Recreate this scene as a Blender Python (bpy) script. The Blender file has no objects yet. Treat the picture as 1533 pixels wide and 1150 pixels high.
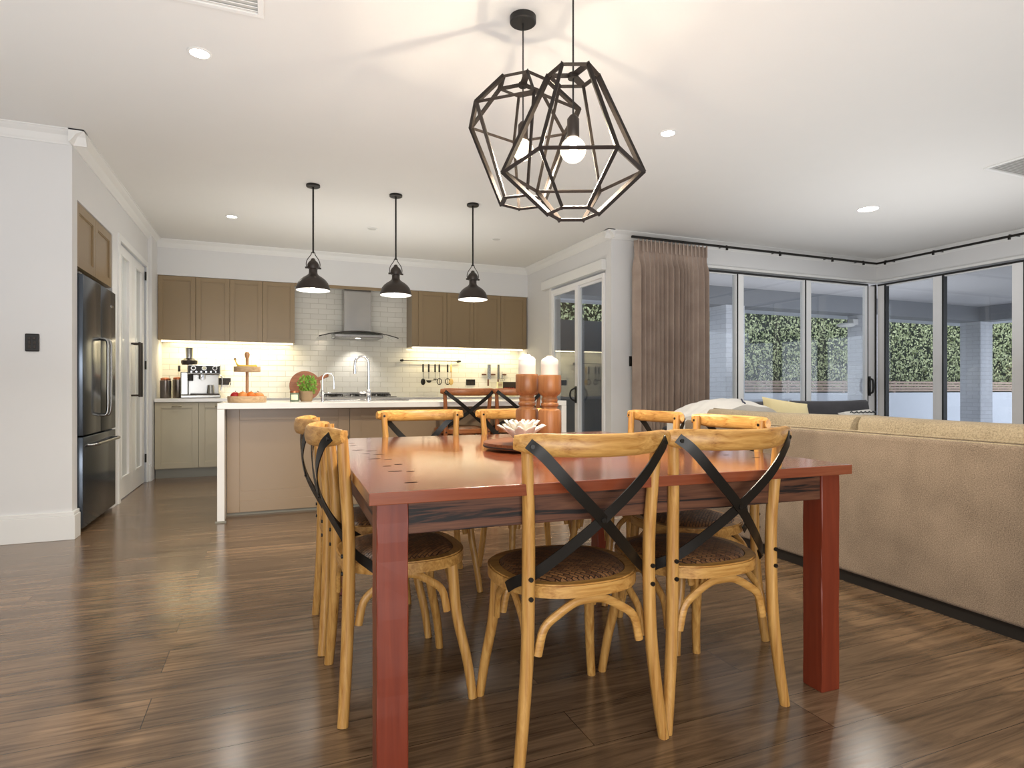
import bpy, bmesh, math, random
from mathutils import Vector, Matrix, Euler
random.seed(7)
PI = math.pi
scene = bpy.context.scene
C = scene.collection

# ------------------------------------------------------------------ materials
def new_mat(name):
    m = bpy.data.materials.new(name); m.use_nodes = True
    nt = m.node_tree
    return m, nt, nt.nodes['Principled BSDF']

def N(nt, typ, **kw):
    n = nt.nodes.new(typ)
    for k, v in kw.items():
        if k in n.inputs.keys(): n.inputs[k].default_value = v
        else: setattr(n, k, v)
    return n

def lin(r, g, b):
    f = lambda c: (c/255/12.92) if c/255 <= .04045 else ((c/255+.055)/1.055)**2.4
    return (f(r), f(g), f(b), 1)

def plain(name, col, rough=.5, metal=0, spec=.5, bump=0, bscale=200, var=.04, coat=0, emit=None, es=0):
    """principled with a faint procedural noise in colour (and bump)"""
    m, nt, b = new_mat(name)
    tc = N(nt, 'ShaderNodeTexCoord')
    no = N(nt, 'ShaderNodeTexNoise', Scale=6.0, Detail=4.0)
    nt.links.new(tc.outputs['Object'], no.inputs['Vector'])
    mx = N(nt, 'ShaderNodeMix', data_type='RGBA')
    mx.inputs[6].default_value = tuple(c*(1-var) for c in col[:3])+(1,)
    mx.inputs[7].default_value = tuple(min(1, c*(1+var)) for c in col[:3])+(1,)
    nt.links.new(no.outputs['Fac'], mx.inputs[0])
    nt.links.new(mx.outputs[2], b.inputs['Base Color'])
    b.inputs['Roughness'].default_value = rough
    b.inputs['Metallic'].default_value = metal
    b.inputs['Specular IOR Level'].default_value = spec
    b.inputs['Coat Weight'].default_value = coat
    if bump:
        n2 = N(nt, 'ShaderNodeTexNoise', Scale=float(bscale), Detail=3.0)
        nt.links.new(tc.outputs['Object'], n2.inputs['Vector'])
        bp = N(nt, 'ShaderNodeBump', Strength=bump, Distance=.002)
        nt.links.new(n2.outputs['Fac'], bp.inputs['Height'])
        nt.links.new(bp.outputs['Normal'], b.inputs['Normal'])
    if emit:
        b.inputs['Emission Color'].default_value = emit
        b.inputs['Emission Strength'].default_value = es
    return m

def wood(name, c1, c2, axis='z', rough=.4, scale=1.0, coat=0, dark=None, contrast=(.35, .7)):
    """stretched-noise wood grain running along one object axis"""
    m, nt, b = new_mat(name)
    tc = N(nt, 'ShaderNodeTexCoord')
    mp = N(nt, 'ShaderNodeMapping')
    s = {'x': (4, 80, 80), 'y': (80, 4, 80), 'z': (80, 80, 4)}[axis]
    mp.inputs['Scale'].default_value = tuple(v*scale for v in s)
    nt.links.new(tc.outputs['Object'], mp.inputs['Vector'])
    no = N(nt, 'ShaderNodeTexNoise', Scale=1.0, Detail=6.0, Roughness=.6, Distortion=.6)
    nt.links.new(mp.outputs[0], no.inputs['Vector'])
    rp = N(nt, 'ShaderNodeValToRGB')
    rp.color_ramp.elements[0].position = contrast[0]; rp.color_ramp.elements[0].color = c1
    rp.color_ramp.elements[1].position = contrast[1]; rp.color_ramp.elements[1].color = c2
    if dark:
        e = rp.color_ramp.elements.new(contrast[0]-.06); e.color = dark
    nt.links.new(no.outputs['Fac'], rp.inputs[0])
    nt.links.new(rp.outputs[0], b.inputs['Base Color'])
    bp = N(nt, 'ShaderNodeBump', Strength=.15, Distance=.002)
    nt.links.new(no.outputs['Fac'], bp.inputs['Height'])
    nt.links.new(bp.outputs['Normal'], b.inputs['Normal'])
    b.inputs['Roughness'].default_value = rough
    b.inputs['Coat Weight'].default_value = coat
    b.inputs['Coat Roughness'].default_value = .15
    return m

def fabric(name, c1, c2, scale=350, bump=.5, rough=.95):
    m, nt, b = new_mat(name)
    tc = N(nt, 'ShaderNodeTexCoord')
    no = N(nt, 'ShaderNodeTexNoise', Scale=float(scale), Detail=3.0, Roughness=.7)
    n2 = N(nt, 'ShaderNodeTexNoise', Scale=5.0, Detail=2.0)
    nt.links.new(tc.outputs['Object'], no.inputs['Vector'])
    nt.links.new(tc.outputs['Object'], n2.inputs['Vector'])
    ad = N(nt, 'ShaderNodeMath', operation='MULTIPLY_ADD'); ad.inputs[1].default_value = .3
    nt.links.new(n2.outputs['Fac'], ad.inputs[0]); nt.links.new(no.outputs['Fac'], ad.inputs[2])
    rp = N(nt, 'ShaderNodeValToRGB')
    rp.color_ramp.elements[0].position = .45; rp.color_ramp.elements[0].color = c1
    rp.color_ramp.elements[1].position = .85; rp.color_ramp.elements[1].color = c2
    nt.links.new(ad.outputs[0], rp.inputs[0]); nt.links.new(rp.outputs[0], b.inputs['Base Color'])
    bp = N(nt, 'ShaderNodeBump', Strength=bump, Distance=.002)
    nt.links.new(no.outputs['Fac'], bp.inputs['Height']); nt.links.new(bp.outputs['Normal'], b.inputs['Normal'])
    b.inputs['Roughness'].default_value = rough
    b.inputs['Specular IOR Level'].default_value = .2
    b.inputs['Sheen Weight'].default_value = .15
    return m

def thin_glass(name, tint=(.93, .95, .96, 1), refl=1.0, frost=0.0, glow=0.0):
    m = bpy.data.materials.new(name); m.use_nodes = True
    nt = m.node_tree; nt.nodes.remove(nt.nodes['Principled BSDF'])
    out = nt.nodes['Material Output']
    tr = N(nt, 'ShaderNodeBsdfTransparent'); tr.inputs[0].default_value = tint
    gl = N(nt, 'ShaderNodeBsdfGlossy'); gl.inputs['Roughness'].default_value = .01
    gl.inputs[0].default_value = (1, 1, 1, 1)
    geo = N(nt, 'ShaderNodeNewGeometry')
    dt = N(nt, 'ShaderNodeVectorMath', operation='DOT_PRODUCT')
    nt.links.new(geo.outputs['Incoming'], dt.inputs[0]); nt.links.new(geo.outputs['Normal'], dt.inputs[1])
    ab = N(nt, 'ShaderNodeMath', operation='ABSOLUTE'); nt.links.new(dt.outputs['Value'], ab.inputs[0])
    sb = N(nt, 'ShaderNodeMath', operation='SUBTRACT'); sb.inputs[0].default_value = 1; nt.links.new(ab.outputs[0], sb.inputs[1])
    pw = N(nt, 'ShaderNodeMath', operation='POWER'); pw.inputs[1].default_value = 5; nt.links.new(sb.outputs[0], pw.inputs[0])
    ma = N(nt, 'ShaderNodeMath', operation='MULTIPLY_ADD'); ma.inputs[1].default_value = .96; ma.inputs[2].default_value = .04
    nt.links.new(pw.outputs[0], ma.inputs[0])
    mu = N(nt, 'ShaderNodeMath', operation='MULTIPLY'); mu.inputs[1].default_value = refl
    nt.links.new(ma.outputs[0], mu.inputs[0])
    mx = N(nt, 'ShaderNodeMixShader')
    nt.links.new(mu.outputs[0], mx.inputs[0]); nt.links.new(tr.outputs[0], mx.inputs[1]); nt.links.new(gl.outputs[0], mx.inputs[2])
    last = mx
    if frost:
        df = N(nt, 'ShaderNodeBsdfDiffuse'); df.inputs[0].default_value = tint
        m2 = N(nt, 'ShaderNodeMixShader'); m2.inputs[0].default_value = frost
        nt.links.new(mx.outputs[0], m2.inputs[1]); nt.links.new(df.outputs[0], m2.inputs[2]); last = m2
    if glow:
        em = N(nt, 'ShaderNodeEmission', Strength=float(glow)); em.inputs[0].default_value = (1, .88, .66, 1)
        ad = N(nt, 'ShaderNodeAddShader'); nt.links.new(last.outputs[0], ad.inputs[0]); nt.links.new(em.outputs[0], ad.inputs[1]); last = ad
    nt.links.new(last.outputs[0], out.inputs[0])
    return m

def emitter(name, col, s):
    m = bpy.data.materials.new(name); m.use_nodes = True
    nt = m.node_tree; nt.nodes.remove(nt.nodes['Principled BSDF'])
    e = N(nt, 'ShaderNodeEmission', Strength=float(s)); e.inputs[0].default_value = col
    nt.links.new(e.outputs[0], nt.nodes['Material Output'].inputs[0])
    return m

def floor_mat():
    m, nt, b = new_mat('oak_floor')
    tc = N(nt, 'ShaderNodeTexCoord')
    mp0 = N(nt, 'ShaderNodeMapping'); mp0.inputs['Location'].default_value = (.35, .045, 0)
    nt.links.new(tc.outputs['Object'], mp0.inputs['Vector'])
    br = N(nt, 'ShaderNodeTexBrick', offset=.37, offset_frequency=2)
    br.inputs['Color1'].default_value = (0, 0, 0, 1); br.inputs['Color2'].default_value = (1, 1, 1, 1)
    br.inputs['Mortar'].default_value = (.5, .5, .5, 1)
    br.inputs['Scale'].default_value = 1.0
    br.inputs['Mortar Size'].default_value = .0013; br.inputs['Mortar Smooth'].default_value = .3
    br.inputs['Brick Width'].default_value = 1.9; br.inputs['Row Height'].default_value = .19
    nt.links.new(mp0.outputs[0], br.inputs['Vector'])
    # per plank offset of the grain
    sep = N(nt, 'ShaderNodeVectorMath', operation='SCALE'); sep.inputs['Scale'].default_value = 40
    nt.links.new(br.outputs['Color'], sep.inputs[0])
    mp = N(nt, 'ShaderNodeMapping'); mp.inputs['Scale'].default_value = (1.2, 16, 1)
    nt.links.new(tc.outputs['Object'], mp.inputs['Vector'])
    add = N(nt, 'ShaderNodeVectorMath', operation='ADD')
    nt.links.new(mp.outputs[0], add.inputs[0]); nt.links.new(sep.outputs[0], add.inputs[1])
    no = N(nt, 'ShaderNodeTexNoise', Scale=1.6, Detail=8.0, Roughness=.62, Distortion=1.4)
    nt.links.new(add.outputs[0], no.inputs['Vector'])
    rp = N(nt, 'ShaderNodeValToRGB')
    rp.color_ramp.elements[0].position = .3; rp.color_ramp.elements[0].color = lin(76, 59, 43)
    rp.color_ramp.elements[1].position = .72; rp.color_ramp.elements[1].color = lin(146, 118, 90)
    nt.links.new(no.outputs['Fac'], rp.inputs[0])
    # plank tone
    tone = N(nt, 'ShaderNodeMapRange'); tone.inputs['To Min'].default_value = .8; tone.inputs['To Max'].default_value = 1.14
    nt.links.new(br.outputs['Color'], tone.inputs['Value'])
    vm = N(nt, 'ShaderNodeVectorMath', operation='SCALE')
    nt.links.new(rp.outputs[0], vm.inputs[0]); nt.links.new(tone.outputs[0], vm.inputs['Scale'])
    mx = N(nt, 'ShaderNodeMix', data_type='RGBA'); mx.inputs[7].default_value = lin(34, 24, 16)
    nt.links.new(br.outputs['Fac'], mx.inputs[0]); nt.links.new(vm.outputs[0], mx.inputs[6])
    nt.links.new(mx.outputs[2], b.inputs['Base Color'])
    rr = N(nt, 'ShaderNodeMapRange'); rr.inputs['To Min'].default_value = .13; rr.inputs['To Max'].default_value = .27
    nt.links.new(no.outputs['Fac'], rr.inputs['Value']); nt.links.new(rr.outputs[0], b.inputs['Roughness'])
    hs = N(nt, 'ShaderNodeMath', operation='SUBTRACT')
    nt.links.new(no.outputs['Fac'], hs.inputs[0]); nt.links.new(br.outputs['Fac'], hs.inputs[1])
    bp = N(nt, 'ShaderNodeBump', Strength=.1, Distance=.002)
    nt.links.new(hs.outputs[0], bp.inputs['Height']); nt.links.new(bp.outputs['Normal'], b.inputs['Normal'])
    b.inputs['Specular IOR Level'].default_value = .8
    return m

def brick_mat(name, col, mortar, bw, rh, ms, rough, horiz=('x', 'z'), bump=.6, var=.03):
    m, nt, b = new_mat(name)
    tc = N(nt, 'ShaderNodeTexCoord'); sp = N(nt, 'ShaderNodeSeparateXYZ'); cb = N(nt, 'ShaderNodeCombineXYZ')
    nt.links.new(tc.outputs['Object'], sp.inputs[0])
    if horiz[0] == 'xy':
        ad = N(nt, 'ShaderNodeMath', operation='ADD')
        nt.links.new(sp.outputs[0], ad.inputs[0]); nt.links.new(sp.outputs[1], ad.inputs[1]); nt.links.new(ad.outputs[0], cb.inputs[0])
    else:
        nt.links.new(sp.outputs['XYZ'.index(horiz[0].upper())], cb.inputs[0])
    nt.links.new(sp.outputs[2], cb.inputs[1])
    br = N(nt, 'ShaderNodeTexBrick', offset=.5, offset_frequency=2)
    br.inputs['Scale'].default_value = 1.0
    br.inputs['Color1'].default_value = tuple(c*(1-var) for c in col[:3])+(1,)
    br.inputs['Color2'].default_value = tuple(min(1, c*(1+var)) for c in col[:3])+(1,)
    br.inputs['Mortar'].default_value = mortar
    br.inputs['Mortar Size'].default_value = ms; br.inputs['Mortar Smooth'].default_value = .6
    br.inputs['Brick Width'].default_value = bw; br.inputs['Row Height'].default_value = rh
    nt.links.new(cb.outputs[0], br.inputs['Vector'])
    nt.links.new(br.outputs['Color'], b.inputs['Base Color'])
    inv = N(nt, 'ShaderNodeMath', operation='SUBTRACT'); inv.inputs[0].default_value = 1
    nt.links.new(br.outputs['Fac'], inv.inputs[1])
    bp = N(nt, 'ShaderNodeBump', Strength=bump, Distance=.004)
    nt.links.new(inv.outputs[0], bp.inputs['Height']); nt.links.new(bp.outputs['Normal'], b.inputs['Normal'])
    b.inputs['Roughness'].default_value = rough
    return m

def rattan_mat():
    m, nt, b = new_mat('woven_rattan')
    tc = N(nt, 'ShaderNodeTexCoord'); mp = N(nt, 'ShaderNodeMapping')
    mp.inputs['Rotation'].default_value = (0, 0, PI/4); mp.inputs['Scale'].default_value = (1, 1, 1)
    nt.links.new(tc.outputs['Object'], mp.inputs['Vector'])
    ch = N(nt, 'ShaderNodeTexBrick', offset=.5, offset_frequency=2)
    ch.inputs['Scale'].default_value = 1.0
    ch.inputs['Brick Width'].default_value = .026; ch.inputs['Row Height'].default_value = .011
    ch.inputs['Mortar Size'].default_value = .0016; ch.inputs['Mortar Smooth'].default_value = .9
    ch.inputs['Color1'].default_value = lin(146, 102, 62); ch.inputs['Color2'].default_value = lin(98, 64, 40)
    ch.inputs['Mortar'].default_value = lin(34, 22, 14)
    nt.links.new(mp.outputs[0], ch.inputs['Vector'])
    nt.links.new(ch.outputs['Color'], b.inputs['Base Color'])
    inv = N(nt, 'ShaderNodeMath', operation='SUBTRACT'); inv.inputs[0].default_value = 1
    nt.links.new(ch.outputs['Fac'], inv.inputs[1])
    bp = N(nt, 'ShaderNodeBump', Strength=.9, Distance=.004)
    nt.links.new(inv.outputs[0], bp.inputs['Height']); nt.links.new(bp.outputs['Normal'], b.inputs['Normal'])
    b.inputs['Roughness'].default_value = .45
    return m

def hedge_mat():
    m, nt, b = new_mat('hedge_leaf')
    oi = N(nt, 'ShaderNodeTexCoord')
    no = N(nt, 'ShaderNodeTexNoise', Scale=9.0, Detail=6.0, Roughness=.8)
    nt.links.new(oi.outputs['Object'], no.inputs['Vector'])
    rp = N(nt, 'ShaderNodeValToRGB')
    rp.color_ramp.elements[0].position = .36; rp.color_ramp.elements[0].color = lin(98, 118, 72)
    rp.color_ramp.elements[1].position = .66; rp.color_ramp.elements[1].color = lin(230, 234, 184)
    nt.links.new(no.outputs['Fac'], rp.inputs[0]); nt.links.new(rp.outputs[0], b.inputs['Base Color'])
    b.inputs['Roughness'].default_value = .45
    return m

M = {}
M['wall'] = plain('wall_paint', lin(222, 222, 222), .75, var=.012)
M['ceil'] = plain('ceiling_paint', lin(226, 225, 222), .85, var=.01)
M['trim'] = plain('white_gloss_trim', lin(232, 232, 230), .35, var=.01)
M['floor'] = floor_mat()
M['tile'] = brick_mat('subway_tile', lin(224, 222, 214), lin(196, 192, 180), .2, .068, .003, .12, ('x', 'z'))
M['benchtop'] = plain('white_stone', lin(232, 229, 224), .18, var=.02)
M['cab'] = plain('taupe_cabinet', lin(142, 121, 90), .32, var=.02)
M['cab_light'] = plain('stone_cabinet', lin(178, 168, 143), .35, var=.02)
M['island'] = plain('island_panel', lin(152, 130, 104), .3, var=.03)
M['fridge'] = plain('dark_steel', lin(78, 85, 94), .2, metal=.75, var=.03)
M['steel'] = plain('brushed_steel', lin(158, 157, 154), .25, metal=1, var=.03)
M['chrome'] = plain('chrome', lin(225, 226, 230), .08, metal=1)
M['black'] = plain('matt_black', lin(26, 24, 22), .45, var=.1)
M['blackmetal'] = plain('black_metal', lin(30, 27, 23), .38, metal=.3, var=.1)
M['bronze'] = plain('dark_bronze', lin(52, 44, 38), .42, metal=.15, var=.1)
M['cage'] = plain('cage_iron', lin(40, 34, 30), .6, spec=.25, var=.1)
M['hole'] = plain('dark_knot', lin(18, 12, 10), .9, spec=.05)
M['kick'] = plain('kick_grey', lin(140, 138, 126), .4)
M['oak'] = wood('oak_z', lin(172, 120, 56), lin(218, 170, 98), 'z', .38, dark=lin(128, 84, 34))
M['oakx'] = wood('oak_x', lin(172, 120, 56), lin(218, 170, 98), 'x', .36, dark=lin(128, 84, 34))
M['oaky'] = wood('oak_y', lin(172, 120, 56), lin(218, 170, 98), 'y', .38, dark=lin(128, 84, 34))
M['stoolz'] = wood('stool_z', lin(128, 72, 34), lin(168, 104, 58), 'z', .4)
M['stoolx'] = wood('stool_x', lin(128, 72, 34), lin(168, 104, 58), 'x', .4)
M['rattan'] = rattan_mat()
M['jarrah'] = wood('jarrah_x', lin(122, 60, 38), lin(152, 84, 54), 'x', .13, .5, coat=.6, contrast=(.3, .75))
M['jarrahedge'] = wood('jarrah_edge', lin(112, 46, 26), lin(134, 60, 34), 'x', .3, .5)
M['jarrahz'] = wood('jarrah_z', lin(112, 44, 26), lin(134, 58, 34), 'z', .35, .6, contrast=(.3, .8))
M['apron'] = wood('apron_wood', lin(88, 52, 34), lin(122, 80, 54), 'x', .6, .55, dark=lin(20, 12, 8), contrast=(.46, .7))
M['candlewood'] = wood('turned_wood', lin(144, 92, 52), lin(174, 120, 74), 'z', .35)
M['boardwood'] = wood('board_wood', lin(104, 58, 32), lin(142, 86, 52), 'x', .4)
M['palewood'] = wood('pale_wood', lin(190, 156, 118), lin(218, 188, 150), 'x', .45)
M['palewoodz'] = wood('pale_wood_z', lin(168, 122, 84), lin(196, 152, 112), 'z', .45)
M['wax'] = plain('candle_wax', lin(236, 228, 214), .5, var=.01)
M['ceramic'] = plain('white_ceramic', lin(214, 206, 192), .4, var=.05)
M['sofa'] = fabric('sofa_weave', lin(94, 80, 66), lin(156, 137, 117), 230, .7)
M['sofatop'] = fabric('sofa_cushion', lin(126, 112, 90), lin(176, 160, 132), 150)
M['charcoal'] = fabric('charcoal_fabric', lin(52, 52, 56), lin(82, 82, 88), 300)
M['cream'] = fabric('cream_fabric', lin(214, 198, 150), lin(238, 224, 180), 300)
M['throw'] = fabric('white_throw', lin(200, 198, 194), lin(228, 226, 222), 300)
M['navy'] = plain('navy_piping', lin(60, 64, 84), .8)
M['curtain'] = fabric('curtain_linen', lin(136, 118, 108), lin(194, 176, 162), 500, .3)
M['glass'] = thin_glass('window_glass')
M['glassdark'] = thin_glass('door_glass', (.9, .92, .93, 1), 1.6)
M['frost'] = thin_glass('frosted_glass', (.62, .64, .64, 1), 1.2, .8)
M['hoodglass'] = thin_glass('hood_glass', (.9, .93, .92, 1), 1.5)
M['frame'] = plain('white_aluminium', lin(242, 242, 242), .4)
M['led'] = emitter('led_strip', (1, .86, .58, 1), 9)
M['lamp'] = emitter('lamp_glow', (1, .93, .82, 1), 22)
M['fil'] = emitter('filament', (1, .86, .66, 1), 700)
M['lampoff'] = plain('downlight_off', lin(205, 204, 200), .5)
M['shade_in'] = plain('shade_lining', lin(240, 240, 238), .5, emit=(1, .96, .9, 1), es=.5)  # weak emission puts the bulb's light into the white lining
M['bulbglass'] = thin_glass('bulb_glass', (1, .98, .94, 1), 1.0, glow=1.1)
M['hedge'] = hedge_mat()
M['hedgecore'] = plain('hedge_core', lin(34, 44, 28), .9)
M['render'] = plain('patio_render', lin(206, 210, 220), .8)
M['patiogrey'] = plain('patio_grey', lin(138, 140, 146), .7)
M['pbrick'] = brick_mat('painted_brick', lin(214, 216, 224), lin(190, 192, 202), .24, .086, .006, .7, ('xy', 'z'))
M['soffit'] = plain('soffit_board', lin(206, 204, 208), .7)
M['slat'] = plain('timber_slat', lin(176, 152, 138), .7, var=.12)
M['pave'] = plain('paving', lin(180, 180, 180), .8)
M['screen'] = plain('charcoal_screen', lin(66, 70, 74), .7)
M['red'] = plain('apple_red', lin(170, 26, 26), .3)
M['orange'] = plain('orange_skin', lin(226, 120, 36), .45, bump=.3, bscale=150)
M['mango'] = plain('mango_skin', lin(222, 140, 70), .4, var=.2)
M['pear'] = plain('pear_skin', lin(150, 160, 140), .4)
M['banana'] = plain('banana_skin', lin(226, 190, 60), .5, var=.12)
M['stem'] = plain('banana_tip', lin(96, 62, 40), .6)
M['leaf'] = plain('herb_leaf', lin(110, 156, 50), .5, var=.3)
M['basket'] = plain('basket', lin(150, 126, 96), .8, bump=.8, bscale=120)
M['jar'] = plain('green_tin', lin(110, 124, 104), .35)
M['paper'] = plain('paper_label', lin(232, 230, 200), .6)
M['canister'] = plain('canister_steel', lin(120, 112, 106), .28, metal=.9)
M['copper'] = plain('copper_lid', lin(196, 120, 84), .3, metal=.9)
M['spoonwood'] = plain('spoon_wood', lin(206, 174, 110), .6)
M['walnut'] = plain('walnut', lin(92, 54, 36), .5)
M['boxyellow'] = plain('box_yellow', lin(236, 232, 190), .5)
M['boxpic'] = plain('box_picture', lin(60, 44, 30), .5)

# ------------------------------------------------------------------ mesh helpers
class MB:
    def __init__(s): s.bm = bmesh.new()
    def _tr(s, vs, mat):
        if mat is not None: bmesh.ops.transform(s.bm, matrix=mat, verts=vs)
    def box(s, x0, x1, y0, y1, z0, z1, bev=0, mat=None, seg=2):
        r = bmesh.ops.create_cube(s.bm, size=1); vs = r['verts']
        for v in vs:
            v.co = Vector((x0+(x1-x0)*(v.co.x+.5), y0+(y1-y0)*(v.co.y+.5), z0+(z1-z0)*(v.co.z+.5)))
        if bev:
            es = list({e for v in vs for e in v.link_edges})
            r2 = bmesh.ops.bevel(s.bm, geom=es, offset=bev, segments=seg, affect='EDGES', profile=.5)
            vs = list({v for f in r2['faces'] for v in f.verts})
        s._tr(vs, mat); return s
    def cyl(s, p0, p1, r0, r1=None, n=16, cap=True):
        p0, p1 = Vector(p0), Vector(p1); r1 = r0 if r1 is None else r1
        d = p1-p0; q = d.to_track_quat('Z', 'Y').to_matrix().to_4x4()
        r = bmesh.ops.create_cone(s.bm, cap_ends=cap, segments=n, radius1=r0, radius2=r1, depth=d.length)
        s._tr(r['verts'], Matrix.Translation((p0+p1)/2) @ q); return s
    def sphere(s, c, r, sc=(1, 1, 1), u=16, v=10):
        q = bmesh.ops.create_uvsphere(s.bm, u_segments=u, v_segments=v, radius=r)
        s._tr(q['verts'], Matrix.Translation(c) @ Matrix.Diagonal((*sc, 1))); return s
    def lathe(s, prof, c=(0, 0, 0), n=24, closed=False):
        rings = []
        for (r, z) in prof:
            if r < 1e-5: rings.append([s.bm.verts.new((c[0], c[1], c[2]+z))])
            else: rings.append([s.bm.verts.new((c[0]+r*math.cos(2*PI*i/n), c[1]+r*math.sin(2*PI*i/n), c[2]+z)) for i in range(n)])
        for a, b in zip(rings, rings[1:]):
            for i in range(n):
                j = (i+1) % n
                if len(a) == 1 and len(b) == 1: continue
                if len(a) == 1: s.bm.faces.new((a[0], b[j], b[i]))
                elif len(b) == 1: s.bm.faces.new((a[i], a[j], b[0]))
                else: s.bm.faces.new((a[i], a[j], b[j], b[i]))
        return s
    def tube(s, pts, r, n=10, ref=None, closed=False):
        """sweep an elliptical section; r: float, (a,b) or list per point; ref: vector for 'a' axis"""
        pts = [Vector(p) for p in pts]; L = len(pts); rings = []
        up = Vector(ref) if ref is not None else None
        prev = None
        for i, p in enumerate(pts):
            if closed: t = pts[(i+1) % L]-pts[(i-1) % L]
            else: t = pts[min(i+1, L-1)]-pts[max(i-1, 0)]
            t.normalize()
            if up is not None: a = up-t*up.dot(t)
            elif prev is not None: a = prev-t*prev.dot(t)
            else:
                g = Vector((0, 0, 1)) if abs(t.z) < .9 else Vector((1, 0, 0)); a = g-t*g.dot(t)
            a.normalize(); prev = a; b = t.cross(a)
            rr = r[i] if isinstance(r, list) else r
            ra, rb = rr if isinstance(rr, tuple) else (rr, rr)
            rings.append([s.bm.verts.new(p+a*ra*math.cos(2*PI*k/n)+b*rb*math.sin(2*PI*k/n)) for k in range(n)])
        m = L if closed else L-1
        for i in range(m):
            A, B = rings[i], rings[(i+1) % L]
            for k in range(n):
                j = (k+1) % n; s.bm.faces.new((A[k], A[j], B[j], B[k]))
        if not closed:
            s.bm.faces.new(list(reversed(rings[0]))); s.bm.faces.new(rings[-1])
        return s
    def band(s, pts, nrm, w, t):
        """flat strap through pts; nrm: normals per point"""
        L = len(pts); rows = []
        for i in range(L):
            p = Vector(pts[i]); tg = (Vector(pts[min(i+1, L-1)])-Vector(pts[max(i-1, 0)])).normalized()
            n = Vector(nrm[i]); n = (n-tg*n.dot(tg)).normalized(); b = tg.cross(n)
            rows.append([s.bm.verts.new(p+b*w/2*sx+n*t/2*sn) for sx, sn in ((-1, -1), (1, -1), (1, 1), (-1, 1))])
        for A, B in zip(rows, rows[1:]):
            for k in range(4): s.bm.faces.new((A[k], A[(k+1) % 4], B[(k+1) % 4], B[k]))
        s.bm.faces.new(list(reversed(rows[0]))); s.bm.faces.new(rows[-1]); return s
    def prism(s, pts, z0, z1, bev=0):
        lo = [s.bm.verts.new((x, y, z0)) for x, y in pts]; hi = [s.bm.verts.new((x, y, z1)) for x, y in pts]
        n = len(pts); s.bm.faces.new(list(reversed(lo))); s.bm.faces.new(hi)
        for i in range(n): s.bm.faces.new((lo[i], lo[(i+1) % n], hi[(i+1) % n], hi[i]))
        return s
    def pillow(s, w, h, t, mat, n=14, p=3.0):
        """soft cushion w x h, thickness t, in local XZ plane, Y = thickness"""
        vs = []
        for sg in (-1, 1):
            g = []
            for i in range(n+1):
                row = []
                for j in range(n+1):
                    u, v = 2*i/n-1, 2*j/n-1
                    e = max(0, (1-abs(u)**p)*(1-abs(v)**p))**.45
                    pin = 1-.05*(1-abs(u)**2)*(abs(v)**4); pin2 = 1-.05*(1-abs(v)**2)*(abs(u)**4)
                    row.append(s.bm.verts.new((u*w/2*pin2, sg*t/2*e, v*h/2*pin)))
                g.append(row)
            for i in range(n):
                for j in range(n):
                    q = (g[i][j], g[i+1][j], g[i+1][j+1], g[i][j+1])
                    s.bm.faces.new(q if sg < 0 else tuple(reversed(q)))
            vs += [v for r in g for v in r]
        bmesh.ops.remove_doubles(s.bm, verts=vs, dist=1e-5)
        vs = [v for v in vs if v.is_valid]
        s._tr(vs, mat); return s
    def build(s, name, mat, parent=None, smooth=False, loc=None):
        bmesh.ops.recalc_face_normals(s.bm, faces=s.bm.faces)
        me = bpy.data.meshes.new(name); s.bm.to_mesh(me); s.bm.free()
        if smooth:
            for p in me.polygons: p.use_smooth = True
            try: me.set_sharp_from_angle(angle=math.radians(38))
            except Exception: pass
        o = bpy.data.objects.new(name, me); C.objects.link(o); me.materials.append(mat)
        if parent is not None: o.parent = parent
        if loc: o.location = loc
        return o

def tag(o, label, cat, group=None):
    o['label'] = label; o['category'] = cat
    if group: o['group'] = group
    return o
def thing(name, label, cat, loc=(0, 0, 0), rz=0, group=None):
    o = bpy.data.objects.new(name, None); C.objects.link(o); o.location = loc; o.rotation_euler = (0, 0, rz)
    o.empty_display_size = .1
    return tag(o, label, cat, group)
def struct(o):
    o['kind'] = 'structure'; return o
def sbox(name, x0, x1, y0, y1, z0, z1, m, bev=0, parent=None):
    o = MB().box(x0, x1, y0, y1, z0, z1, bev).build(name, m, parent)
    if parent is None: struct(o)
    return o
def copy_tree(o, parent=None):
    c = o.copy(); C.objects.link(c)
    if parent is not None: c.parent = parent
    for ch in list(o.children): copy_tree(ch, c)
    return c
def bez(P, n=8):
    """Catmull-Rom through points"""
    P = [Vector(p) for p in P]; out = []
    Q = [P[0]*2-P[1]]+P+[P[-1]*2-P[-2]]
    for i in range(1, len(Q)-2):
        a, b, c, d = Q[i-1:i+3]
        for k in range(n):
            t = k/n
            out.append(.5*((2*b)+(c-a)*t+(2*a-5*b+4*c-d)*t*t+(3*b-a-3*c+d)*t**3))
    out.append(P[-1]); return out

# ------------------------------------------------------------------ camera
cam = bpy.data.cameras.new('camera'); co = bpy.data.objects.new('camera', cam); C.objects.link(co)
co.location = (0, 0, 1.0)
co.rotation_euler = (PI/2, 0, -math.radians(22.048))
cam.sensor_width = 36; cam.lens = 36*900/1533
cam.shift_y = (582-575)/1533
cam.clip_start = .02
scene.camera = co

# ------------------------------------------------------------------ room shell
CH = 2.7
sbox('floor', -4.6, 7.62, -3.1, 8.35, -.1, 0, M['floor'])
# ceiling (follows the room outline, the patio has its own)
struct(MB().prism([(-4.6, -3.1), (7.62, -3.1), (7.62, 5.7), (3.54, 5.7), (3.54, 8.35), (-4.6, 8.35)], CH, CH+.1).build('ceiling', M['ceil']))
sbox('wall_left', -4.6, -1.21, 4.8, 4.9, 0, CH, M['wall'])
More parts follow.
